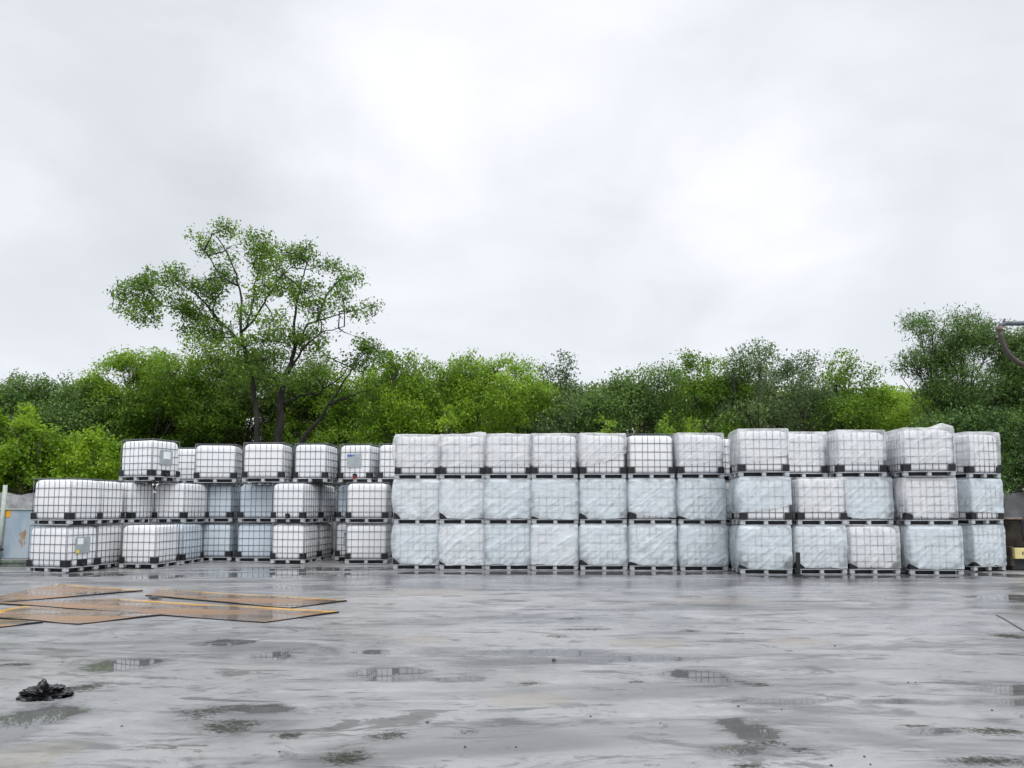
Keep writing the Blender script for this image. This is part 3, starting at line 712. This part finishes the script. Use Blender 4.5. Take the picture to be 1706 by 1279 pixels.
tag(cb.build('cable', M['black']), "thin dark cable lying slantwise on the concrete at the right edge", 'cable')
bp_ = gp(1325.5, 17.3)
pb = MB(); pb.box((0, 0, .275), (.085, .07, .55), bev=.008); pb.box((0, .0, .02), (.16, .14, .036), bev=.004); o = pb.build('board', M['greenpost']); o.location = (bp_[0], bp_[1], .003)
tag(o, "short dark green post standing in the gap between eighth and ninth wrapped stacks", 'post')

# ------------------------------------------------------------------ left container, right machine, overhead pipe
def container():
    D = 20.15; x1 = -12.35; o = empty('metal_container', (-15.0, D, .002)); tag(o, "faded blue-grey metal container with rust patch, left of the stacked totes", 'container')
    xr = x1 + 15.0
    seam = (4 - 853) / F * D + 15.0
    m = MB(); m.box((xr / 2 - 1.1, .66, .87), (xr + 2.2, 1.2, 1.32), bev=.01); m.build('body', M['rodp'], o)
    d = MB(); d.box(((seam + xr) / 2, .035, .87), (xr - seam - .03, .05, 1.30), bev=.006); dd = d.build('door', M['door'], o)
    dd.location = (seam, 0, 0)
    for v in dd.data.vertices: v.co.x -= seam
    tag(dd, "blue-grey door with a rust streak")
    d2 = MB(); d2.box((seam - .62, .035, .87), (1.2, .05, 1.30), bev=.006); tag(d2.build('door', M['beige'], o), "beige door")
    s = MB(); s.box((seam + .20, .004, 1.42), (.13, .006, .17)); s.build('sign', M['orange'], dd).location = (-seam, 0, 0)
    r_ = MB(); r_.box((xr / 2 - 1.1, .02, .14), (xr + 2.2, .12, .07), bev=.006); r_.box((xr / 2 - 1.1, .1, .05), (xr + 2.2, .2, .1), bev=.004); r_.build('base_rail', M['greenrail'], o)
    tr = MB(); tr.box((xr / 2 - 1.1, .02, 1.545), (xr + 2.2, .1, .03), bev=.004); tr.build('top_rail', M['rodp'], o)
    p = MB(); p.tube([(seam + .04, -.05, .06), (seam + .125, -.05, 2.2)], .055, 8); pp = p.build('lock_post', M['rodp'], o, True)
    h = MB(); h.box((seam + .07, -.11, .50), (.09, .05, .12), bev=.01); h.tube([(seam + .03, -.13, .57), (seam + .10, -.14, .46), (seam + .21, -.14, .47)], .036, 6); h.build('handle', M['black'], pp)
container()
def machine():
    D = 18.9; o = empty('yard_machine', (13.55, D, .002)); tag(o, "dark rusty drum machine on a yellow steel beam at the right edge", 'machine')
    xl = (1680 - 853) / F * D - 13.55
    b = MB(); b.box((xl + 1.02, .0, .43), (2.0, .14, .27), bev=.01); yb = b.build('beam', M['ybeam'], o)
    q = MB(); q.box((xl + .22, -.073, .44), (.025, .006, .07)); q.build('slot', M['black'], yb)
    l = MB(); l.box((xl + 1.0, .5, .15), (1.9, .8, .28), bev=.01); l.build('skid', M['deck'], o)
    d = MB(); rg = []
    for z, rr in ((.57, .80), (.60, .82), (.9, .80), (1.2, .80), (1.24, .84), (1.27, .84)):
        rg.append([(xl + .80 + rr * math.cos(2 * math.pi * i / 28), .62 + rr * .7 * math.sin(2 * math.pi * i / 28), z) for i in range(28)])
    d.rings(rg); d.build('drum', M['drum'], o, True)
    e = MB(); e.rings([[(xl + .80 + rr * math.cos(2 * math.pi * i / 28), .62 + rr * .7 * math.sin(2 * math.pi * i / 28), z) for i in range(28)] for z, rr in ((1.275, .90), (1.285, .93), (1.31, .93), (1.32, .9))]); e.build('lip', M['lip'], o)
    h = MB(); h.tube([(xl + .33, -.02, 1.34), (xl + .27, -.05, 1.25), (xl + .25, -.04, .95), (xl + .30, -.03, .75), (xl + .42, -.03, .62)], .025, 6); h.build('hose', M['black'], o, True)
    k = MB(); k.box((xl + .03, .25, .35), (.10, .45, .5), bev=.01); k.build('side_plate', M['drum'], o)
machine()
def pipe():
    D = 16.0; P_ = lambda x, y: AT(x, y, D)
    b = AT(1790, 848, D); o = empty('overhead_pipe', (b.x, D, .002)); tag(o, "grey overhead pipe with a drooping brown hose at the right edge", 'pipe')
    B = Vector((b.x, D, .002))
    m = MB(); m.tube([P_(1790, 539) - B, P_(1750, 538.5) - B, P_(1676, 538.5) - B, P_(1669, 541) - B, P_(1665, 546) - B], .052, 10); m.tube([(0, 0, 0), (0, 0, P_(1790, 536).z)], .07, 10); m.build('pipe', M['pipe'], o, True)
    c = MB(); c.tube([P_(1665.5, 544) - B, P_(1666, 551) - B], .062, 10); c.build('coupling', M['lip'], o, True)
    pts = [(1666, 550), (1668, 561), (1671, 572), (1676, 583), (1684, 594), (1695, 603), (1708, 609), (1722, 612), (1745, 610)]
    h = MB(); h.tube([P_(*q) - B for q in pts], .055, 10); h.build('hose', M['hose'], o, True)
    n = MB(); n.tube([P_(1671, 539) - B, P_(1674, 531) - B], .025, 6); n.build('nozzle', M['pipe'], o, True)
pipe()

# ------------------------------------------------------------------ trees
def leaves(centres, per, spread, size, tone, seed, outward=None, aspect=.5):
    """centres: (n,4) x,y,z,tone shift -> vertices, quads, tints"""
    rng = np.random.default_rng(seed); n = len(centres) * per
    C = np.repeat(centres, per, 0)
    g = rng.normal(0, 1, (n, 3)); g *= (spread * rng.uniform(.35, 1.15, n) / (np.linalg.norm(g, axis=1) + 1e-6) ** .6)[:, None]
    g[:, 2] *= .75
    p = C[:, :3] + g
    d = rng.normal(0, 1, (n, 3)); d[:, 2] -= .35; d /= np.linalg.norm(d, axis=1)[:, None]
    nn = rng.normal(0, .75, (n, 3)); nn[:, 2] += 1.0
    s = np.cross(d, nn); s /= np.linalg.norm(s, axis=1)[:, None] + 1e-6
    up = np.cross(s, d)
    L = size * rng.uniform(.65, 1.35, n)[:, None]; Wd = L * aspect
    a = p - d * L * .5; b = p + s * Wd * .5 + up * L * .06; c = p + d * L * .5; e = p - s * Wd * .5 + up * L * .06
    v = np.stack([a, b, c, e], 1).reshape(-1, 3)
    t = np.clip(tone + C[:, 3] + rng.normal(0, .13, n), 0, 1)
    return v, np.repeat(t, 4)
def leaf_mesh(name, v, t, mat):
    me = bpy.data.meshes.new(name); quads(me, v, np.arange(len(v)).reshape(-1, 4)); me.materials.append(mat)
    a = me.attributes.new('tint', 'FLOAT', 'POINT'); a.data.foreach_set('value', t.astype(np.float32))
    return me
TREE_SEED = [100]
def tree(label, D, lobes, kind='mid', tone=.5, size=.13, dens=1.0, per=26, spread=.30, base=None, group="trees and shrubs behind the wall", name='tree', cat='tree', skeleton=None, trunk_r=.11, aspect=.5, hang=True, twigs=True, shoots=(), gap=-.33):
    """lobes in photo pixels at distance D: (x, y, rx, ry[, dy, density]); each becomes a leafy mass of real depth"""
    TREE_SEED[0] += 1; sd0 = TREE_SEED[0]; rng = np.random.default_rng(sd0)
    W = []
    for l in lobes:
        dy = l[4] if len(l) > 4 else rng.uniform(-.7, .9); de = l[5] if len(l) > 5 else 1.0
        c = AT(l[0], l[1], D + dy); s = (D + dy) / F
        W.append((np.array(c), np.array([l[2] * s, (l[2] + l[3]) * .5 * s, l[3] * s]), de))
    xm = sum(q[0][0] for q in W) / len(W)
    b0 = AT(base, 848, D) if base is not None else Vector((xm, D, 0)); root = empty(name, (b0.x, D, 0)); tag(root, label, cat, group)
    B = np.array([b0.x, D, 0.0])
    cen = []; tb = MB()
    zc = sum(q[0][2] for q in W) / len(W); hub = Vector((b0.x + (xm - b0.x) * .5, D, max(zc * .55, .8)))
    if skeleton is None:
        tb.tube([Vector((b0.x, D, -.05)) - Vector(B), Vector((b0.x + .05, D, hub.z * .5)) - Vector(B), hub - Vector(B)], [trunk_r * 1.25, trunk_r, trunk_r * .7], 8)
    skp = []
    if skeleton:
        for br in skeleton:
            pts = [AT(q[0], q[1], D + q[2]) for q in br['p']]; n_ = len(pts)
            if br.get('root'): pts.insert(0, Vector((pts[0].x, pts[0].y, -.05))); n_ += 1
            # jitter between the points for a natural line
            fine = []
            for i in range(n_ - 1):
                for k in range(4):
                    u = k / 4; q = pts[i].lerp(pts[i + 1], u); j = min((pts[i + 1] - pts[i]).length, 1.2) * .02 * (1 if k else 0)
                    fine.append(q + Vector(rng.normal(0, 1, 3)) * j)
            fine.append(pts[-1]); m_ = len(fine)
            rs = [br['r'][1] + (br['r'][0] - br['r'][1]) * (1 - i / (m_ - 1)) ** 1.5 for i in range(m_)]
            tb.tube([q - Vector(B) for q in fine], rs, 7); skp += fine[2:]
    for (c, r, de) in W:
        vol = r[0] * r[1] * r[2] * 4.19
        n = max(3, int(18 * de * dens * vol ** .72))
        u = rng.normal(0, 1, (n * 2, 3)); u /= np.linalg.norm(u, axis=1)[:, None]
        rad = rng.uniform(.25, 1.0, n * 2) ** .55
        q = c + u * r * rad[:, None]
        ns = vnoise(q * .9 + sd0 * 7.7); q = q[ns > gap][:n]
        if len(q) == 0: continue
        tn = .22 * vnoise(q * .55 + sd0) + rng.normal(0, .09, len(q)) + .05
        cen.append(np.column_stack([q - B, tn]))
        if skp:
            st_ = min(skp, key=lambda s_: (s_ - Vector(c)).length)
        else: st_ = hub
        cc = Vector(c)
        mid = st_.lerp(cc, .5) + Vector(rng.normal(0, .08, 3)) * (cc - st_).length; mid.z += .04 * (cc - st_).length
        lr = .012 + .011 * max(r)
        tb.tube([st_ - Vector(B), mid - Vector(B), cc - Vector(B)], [lr * 1.5, lr * 1.2, lr * .7], 5)
        if twigs:
            for z in q[:: 4 if skeleton else 2 if len(q) > 30 else 1]:
                z = Vector(z); s_ = cc.lerp(mid, rng.uniform(0, .5)); mm = s_.lerp(z, .55) + Vector(rng.normal(0, .06, 3)) * (z - s_).length
                tb.tube([s_ - Vector(B), mm - Vector(B), z - Vector(B)], [.010, .007, .003], 3, False)
    for (px, py, x1, y1) in shoots:                       # upright leafy shoots out of the crown
        a = AT(px, py, D); b = AT(x1, y1, D + rng.uniform(-.3, .3)); k = max(3, int((b - a).length / .13))
        tb.tube([a - Vector(B), a.lerp(b, .5) + Vector(rng.normal(0, .03, 3)) - Vector(B), b - Vector(B)], [.018, .012, .005], 4, False)
        pts = np.array([a.lerp(b, i / k) + Vector(rng.normal(0, .07, 3)) for i in range(k + 1)]) - B
        cen.append(np.column_stack([pts, np.full(len(pts), -.03)]))
    C = np.concatenate(cen)
    v, t_ = leaves(C, int(per * 1.45), spread * 1.06, size * .86, tone, sd0, aspect=aspect)
    link('trunk', tb.mesh('trunk', M['bark' if trunk_r > .12 else 'twig'], True), root)
    link('crown', leaf_mesh('crown', v, t_, LEAF[kind]), root)
    return root
Z4 = lambda x, y: (150 + x / 3.045, 350 + y / 3.045)
def sk(r0, r1, *pts, root=False): return dict(p=[(*Z4(p[0], p[1]), p[2]) for p in pts], r=(r0, r1), root=root)
bigsk = [
    sk(.20, .02, (955, 1190, 0), (965, 1060, 0), (970, 940, 0), (1010, 800, .1), (1040, 700, .2), (1035, 600, .2), (1050, 450, .4), (1085, 330, .5), (1110, 240, .5), root=True),
    sk(.14, .02, (850, 1190, -.3), (850, 1060, -.3), (830, 900, -.3), (790, 720, -.3), (765, 610, -.3), (770, 480, -.2), (745, 330, -.2), (700, 220, -.4), (640, 130, -.6), root=True),
    sk(.06, .015, (765, 620, -.3), (830, 560, -.6), (885, 470, -.9), (950, 360, -1.1), (1020, 290, -1.2)),
    sk(.045, .015, (800, 590, -.4), (825, 470, .3), (855, 290, .6), (880, 190, .8)),
    sk(.065, .015, (780, 690, -.3), (700, 600, .0), (640, 560, .3), (580, 535, .5), (480, 505, .9), (330, 470, 1.2), (220, 430, 1.5)),
    sk(.06, .02, (660, 570, .2), (600, 490, -.4), (540, 430, -.8), (450, 360, -1.1)),
    sk(.05, .02, (745, 380, -.2), (660, 330, .4), (580, 200, .6)),
    sk(.055, .015, (1040, 700, .2), (1100, 580, .8), (1190, 550, 1.2), (1300, 520, 1.3), (1430, 480, 1.5)),
    sk(.06, .02, (1150, 565, 1.0), (1200, 430, 1.2), (1270, 350, 1.3), (1330, 330, 1.4)),
    sk(.05, .015, (1000, 830, 0), (1080, 700, -.8), (1170, 620, -1.2), (1290, 590, -1.5)),
    sk(.05, .015, (985, 980, 0), (1060, 940, -.3), (1160, 930, -.5), (1290, 830, -.7), (1380, 720, -.9)),
    sk(.12, .02, (1070, 1190, .3), (1100, 1130, .3), (1170, 1060, .3), (1210, 985, .3), (1280, 880, .4), (1350, 770, .5), (1440, 690, .6), root=True),
    sk(.06, .02, (1210, 985, .3), (1310, 945, .2), (1440, 905, .1)),
]
bl = [(620, 110, 90, 50), (700, 90, 70, 45), (560, 180, 60, 45), (720, 180, 100, 60), (880, 160, 100, 65), (1000, 210, 90, 55), (1090, 240, 60, 45), (820, 270, 80, 55), (700, 330, 80, 50),
      (590, 350, 90, 60), (450, 350, 100, 60), (240, 340, 85, 50), (210, 420, 80, 60), (330, 410, 95, 60), (300, 520, 105, 60), (430, 490, 100, 60), (520, 560, 95, 55), (450, 610, 70, 40), (640, 450, 75, 60),
      (620, 600, 85, 55), (880, 380, 70, 60), (1000, 390, 85, 65), (1100, 420, 80, 60), (1150, 495, 80, 55), (1040, 500, 80, 55), (1270, 300, 75, 50), (1340, 340, 60, 35), (1230, 380, 60, 45), (1280, 430, 55, 40),
      (1340, 510, 60, 30), (1430, 490, 45, 28), (1410, 550, 22, 16), (1200, 570, 95, 60), (1290, 620, 90, 55), (1120, 650, 100, 65), (1390, 660, 70, 55), (1450, 700, 70, 50), (1480, 760, 60, 45), (930, 570, 75, 55),
      (900, 660, 90, 50), (780, 700, 100, 50), (680, 660, 80, 50), (1200, 740, 95, 55), (1340, 780, 80, 45), (1000, 640, 60, 45), (150, 500, 35, 18), (1100, 170, 30, 20), (560, 690, 80, 45), (640, 760, 90, 50), (760, 790, 90, 50), (880, 760, 80, 50), (1120, 830, 90, 45), (1040, 860, 70, 40), (850, 860, 80, 45), (700, 850, 90, 45), (940, 850, 60, 40), (780, 520, 60, 40), (850, 450, 50, 40), (680, 250, 60, 45), (940, 280, 60, 40), (560, 290, 50, 35), (1180, 280, 40, 30)]
bl = [(*Z4(a, b), c * 1.18 / 3.045, d * 1.18 / 3.045, RNG.uniform(-1.6, 1.6), .85) for a, b, c, d in bl]
tree("tall spreading tree with open airy crown and several dark leaning trunks", 27.5, bl, 'mid', .28, .12, 5.0, 8, .265, skeleton=bigsk, trunk_r=.2, base=465, gap=-.10, aspect=.6)
tree("bright yellow-green leafy shrub at the left edge behind the wall", 25.6, [(20, 740, 60, 50), (60, 770, 60, 40), (120, 765, 60, 45), (170, 765, 40, 40), (30, 790, 60, 30), (110, 800, 70, 25), (-30, 720, 50, 60), (15, 690, 40, 35), (170, 800, 50, 25), (65, 735, 35, 25), (-40, 790, 60, 50), (150, 735, 26, 18)], 'bright', .55, .15, 1.3, 30, .26, shoots=((110, 745, 95, 715), (60, 740, 55, 712), (150, 740, 165, 716), (200, 770, 190, 740)), base=60)
tree("rounded dark tree at the far left edge against the sky", 31, [(40, 655, 55, 32), (10, 680, 55, 40), (75, 690, 55, 40), (30, 720, 60, 40), (-40, 680, 60, 50), (55, 640, 35, 18)], 'dark', .55, .14, 1.25, 26, .30, base=35)
tree("dark green tree with a notch of sky at its left, second from the left edge", 30, [(110, 660, 40, 22), (140, 670, 40, 40), (110, 700, 60, 40), (150, 715, 50, 45), (90, 740, 60, 30), (175, 690, 30, 40)], 'dark', .62, .14, 1.25, 26, .30, base=120, shoots=((140, 655, 137, 636), (105, 650, 110, 634)))
tree("broad rounded green tree left of the tall spreading tree", 31, [(205, 625, 45, 36), (250, 610, 45, 30), (290, 620, 50, 35), (225, 670, 80, 42), (310, 660, 70, 40), (200, 710, 60, 30), (290, 705, 90, 35), (180, 660, 30, 35), (340, 625, 45, 35), (350, 690, 60, 40), (240, 740, 80, 20), (230, 605, 50, 24), (180, 632, 36, 30), (160, 655, 30, 26)], 'mid', .50, .135, 1.35, 27, .30, base=250)
tree("dusky olive tree filling the foot of the tall spreading tree", 32, [(380, 640, 55, 40), (430, 660, 60, 40), (370, 690, 70, 40), (440, 700, 70, 35), (400, 730, 90, 20), (410, 610, 45, 30), (330, 720, 60, 30), (460, 615, 50, 40), (520, 625, 45, 35), (370, 610, 40, 30), (490, 670, 50, 40)], 'olive', .36, .135, 1.25, 26, .30, base=395)
tree("green tree behind the leaning trunk right of the tall spreading tree", 31.5, [(540, 650, 45, 35), (585, 660, 45, 40), (530, 700, 60, 35), (600, 705, 60, 35), (500, 720, 60, 25), (560, 735, 80, 20), (625, 640, 35, 30)], 'mid', .52, .135, 1.3, 26, .30, base=570)
tree("yellow-green shrub by the first wrapped stack", 27, [(655, 640, 40, 30), (640, 680, 45, 40), (680, 670, 45, 40), (650, 715, 60, 20), (690, 710, 40, 22), (660, 610, 28, 20)], 'bright', .45, .13, 1.3, 28, .27, base=660, shoots=((660, 620, 648, 588), (670, 625, 687, 594)))
tree("leafy green tree with two upright shoots above the second wrapped stack", 28, [(715, 640, 42, 34), (745, 655, 40, 38), (720, 690, 60, 34), (700, 660, 30, 40), (750, 700, 50, 25)], 'mid', .60, .13, 1.3, 27, .28, base=725, shoots=((690, 620, 686, 590), (708, 620, 706, 602), (745, 630, 750, 608)))
tree("green tree with a tall pointed shoot above the third wrapped stack", 28.4, [(785, 625, 40, 28), (812, 640, 38, 36), (775, 660, 45, 40), (800, 690, 60, 35), (830, 615, 26, 20), (765, 615, 28, 22)], 'mid', .58, .13, 1.3, 27, .28, base=795, shoots=((785, 610, 785, 588), (765, 610, 755, 600), (838, 610, 840, 597)))
tree("bright topped green tree above the fourth wrapped stack", 28, [(860, 625, 36, 24), (850, 655, 40, 36), (885, 655, 40, 36), (865, 690, 60, 34), (905, 690, 40, 34)], 'mid', .62, .13, 1.3, 27, .28, base=870, shoots=((858, 612, 855, 600), (880, 620, 878, 602)))
tree("dark tree with a tall wispy grey shoot on its right", 28.6, [(925, 645, 30, 28), (935, 680, 45, 36), (950, 660, 30, 26), (960, 700, 50, 25), (915, 710, 50, 22)], 'grey', .55, .125, 1.25, 25, .28, base=935, shoots=((930, 640, 936, 592), (938, 640, 950, 598), (905, 640, 900, 612), (918, 640, 916, 610), (945, 640, 938, 610), (960, 660, 966, 644)))
tree("low dark shrub where the treetops dip lowest", 28, [(985, 680, 40, 26), (1010, 690, 40, 28), (1000, 710, 55, 18), (975, 705, 40, 20)], 'dark', .66, .13, 1.3, 26, .28, base=995, shoots=((995, 670, 994, 650), (1010, 670, 1016, 648)))
tree("rounded dark green tree right of the dip in the treetops", 28, [(1060, 640, 38, 28), (1100, 632, 40, 26), (1050, 675, 45, 38), (1095, 670, 50, 38), (1075, 705, 70, 24), (1030, 655, 22, 24)], 'dark', .68, .125, 1.4, 27, .27, base=1075, shoots=((1030, 650, 1022, 628),))
tree("green tree with a small grey sprig on top, above the seventh wrapped stack", 28.4, [(1150, 630, 36, 28), (1190, 625, 38, 28), (1160, 665, 50, 38), (1200, 665, 45, 40), (1175, 705, 70, 24), (1225, 640, 26, 28)], 'mid', .42, .125, 1.35, 27, .27, base=1175, shoots=((1145, 612, 1136, 592), (1150, 612, 1158, 590), (1180, 610, 1178, 598), (1150, 610, 1147, 588)))
tree("taller loose crowned tree rising above the eighth wrapped stack", 27.6, [(1265, 600, 36, 24), (1235, 625, 30, 24), (1290, 620, 30, 28), (1260, 645, 50, 36), (1300, 660, 40, 38), (1250, 690, 60, 34), (1220, 610, 20, 18)], 'grey', .60, .125, 1.15, 26, .28, base=1265, shoots=((1265, 590, 1263, 570), (1280, 595, 1285, 574), (1245, 600, 1243, 580), (1230, 605, 1222, 588)))
tree("thin grey-green tree with slanting twigs leaning right", 27.6, [(1330, 635, 26, 26), (1350, 650, 30, 30), (1335, 685, 45, 36), (1370, 680, 35, 36), (1350, 710, 55, 20)], 'grey', .58, .12, 1.1, 24, .28, base=1345, shoots=((1320, 625, 1335, 588), (1330, 625, 1355, 590), (1340, 630, 1358, 602), (1315, 620, 1305, 595)))
tree("green tree with a pair of pointed shoots above the tenth wrapped stack", 27.2, [(1390, 640, 24, 34), (1410, 650, 28, 34), (1395, 690, 45, 34), (1430, 690, 36, 32), (1410, 712, 55, 18)], 'mid', .46, .12, 1.2, 26, .27, base=1405, shoots=((1385, 620, 1392, 592), (1405, 625, 1414, 593), (1415, 640, 1420, 592), (1432, 660, 1440, 615), (1445, 660, 1455, 612)))
tree("yellow-green bush in front of the feathery dark tree", 27, [(1455, 670, 34, 26), (1485, 675, 36, 28), (1450, 705, 45, 24), (1500, 700, 50, 28), (1545, 690, 40, 26), (1530, 715, 50, 16)], 'mid', .68, .13, 1.4, 28, .26, base=1480, shoots=((1470, 660, 1472, 640),))
tree("tall feathery dark tree at the right edge with fern-like leaves", 24.5, [(1530, 535, 24, 12), (1555, 545, 26, 16), (1595, 548, 40, 26), (1630, 555, 36, 26), (1650, 580, 40, 36), (1560, 590, 40, 30), (1605, 595, 50, 40), (1520, 605, 24, 20), (1500, 625, 22, 14), (1545, 630, 44, 32), (1600, 645, 60, 40), (1660, 640, 50, 46), (1700, 600, 40, 46), (1710, 650, 50, 60), (1570, 670, 50, 26), (1690, 560, 30, 22), (1740, 600, 50, 70)],
     'dark', .54, .15, 2.3, 26, .30, base=1610, trunk_r=.13, aspect=.24, shoots=((1530, 560, 1505, 528), (1545, 545, 1535, 522), (1595, 530, 1594, 516), (1620, 540, 1625, 522), (1510, 615, 1482, 614)))
tree("dense dark shrub hanging over the wall at the right edge", 22.9, [(1620, 705, 50, 30), (1570, 705, 45, 22), (1670, 720, 45, 40), (1720, 740, 45, 60), (1650, 760, 40, 34), (1690, 785, 40, 34), (1640, 715, 60, 26), (1720, 800, 40, 26), (1655, 800, 24, 20)], 'dark', .46, .13, 1.35, 28, .26, base=1670)
# small bright saplings just above the wrapped totes
for px, py, lb in ((745, 690, "slim bright sapling standing out behind the second wrapped stack"), (1010, 712, "pair of bright fern-like sprigs above the fifth wrapped stack"), (1107, 708, "bright sprig just above the bare tote of the sixth wrapped stack"), (1152, 710, "small yellow-green sprig above the seventh wrapped stack")):
    tree(lb, 24.2, [(px, py + 8, 10, 12), (px - 6, py + 18, 14, 12), (px + 8, py + 16, 12, 10)], 'bright', .6, .12, 1.2, 22, .16, name='sapling', cat='sapling', trunk_r=.03, shoots=((px, py + 5, px + 2, py - 10),))
# the second line of trees farther back
for i, (px, py, rx, kind) in enumerate([(-20, 690, 90, 'dark'), (150, 675, 90, 'mid'), (330, 670, 100, 'mid'), (520, 680, 90, 'mid'), (670, 668, 80, 'bright'), (800, 668, 80, 'mid'), (930, 680, 80, 'mid'), (1060, 678, 90, 'olive'), (1200, 672, 90, 'mid'), (1340, 682, 80, 'olive'), (1470, 688, 80, 'mid'), (1600, 680, 90, 'dark'), (1720, 690, 90, 'dark')]):
    tree("dim back row tree, %s from the left, behind the nearer crowns" % (ORD + ['thirteenth'])[i], 33.5, [(px - rx * .45, py, rx * .6, 38), (px + rx * .45, py + 4, rx * .6, 38), (px, py + 50, rx, 34), (px, py - 12, rx * .5, 26), (px - rx * .5, py + 80, rx * .7, 34), (px + rx * .5, py + 80, rx * .7, 34), (px, py + 118, rx, 30)], kind, .45, .17, 1.9, 26, .42, twigs=False)
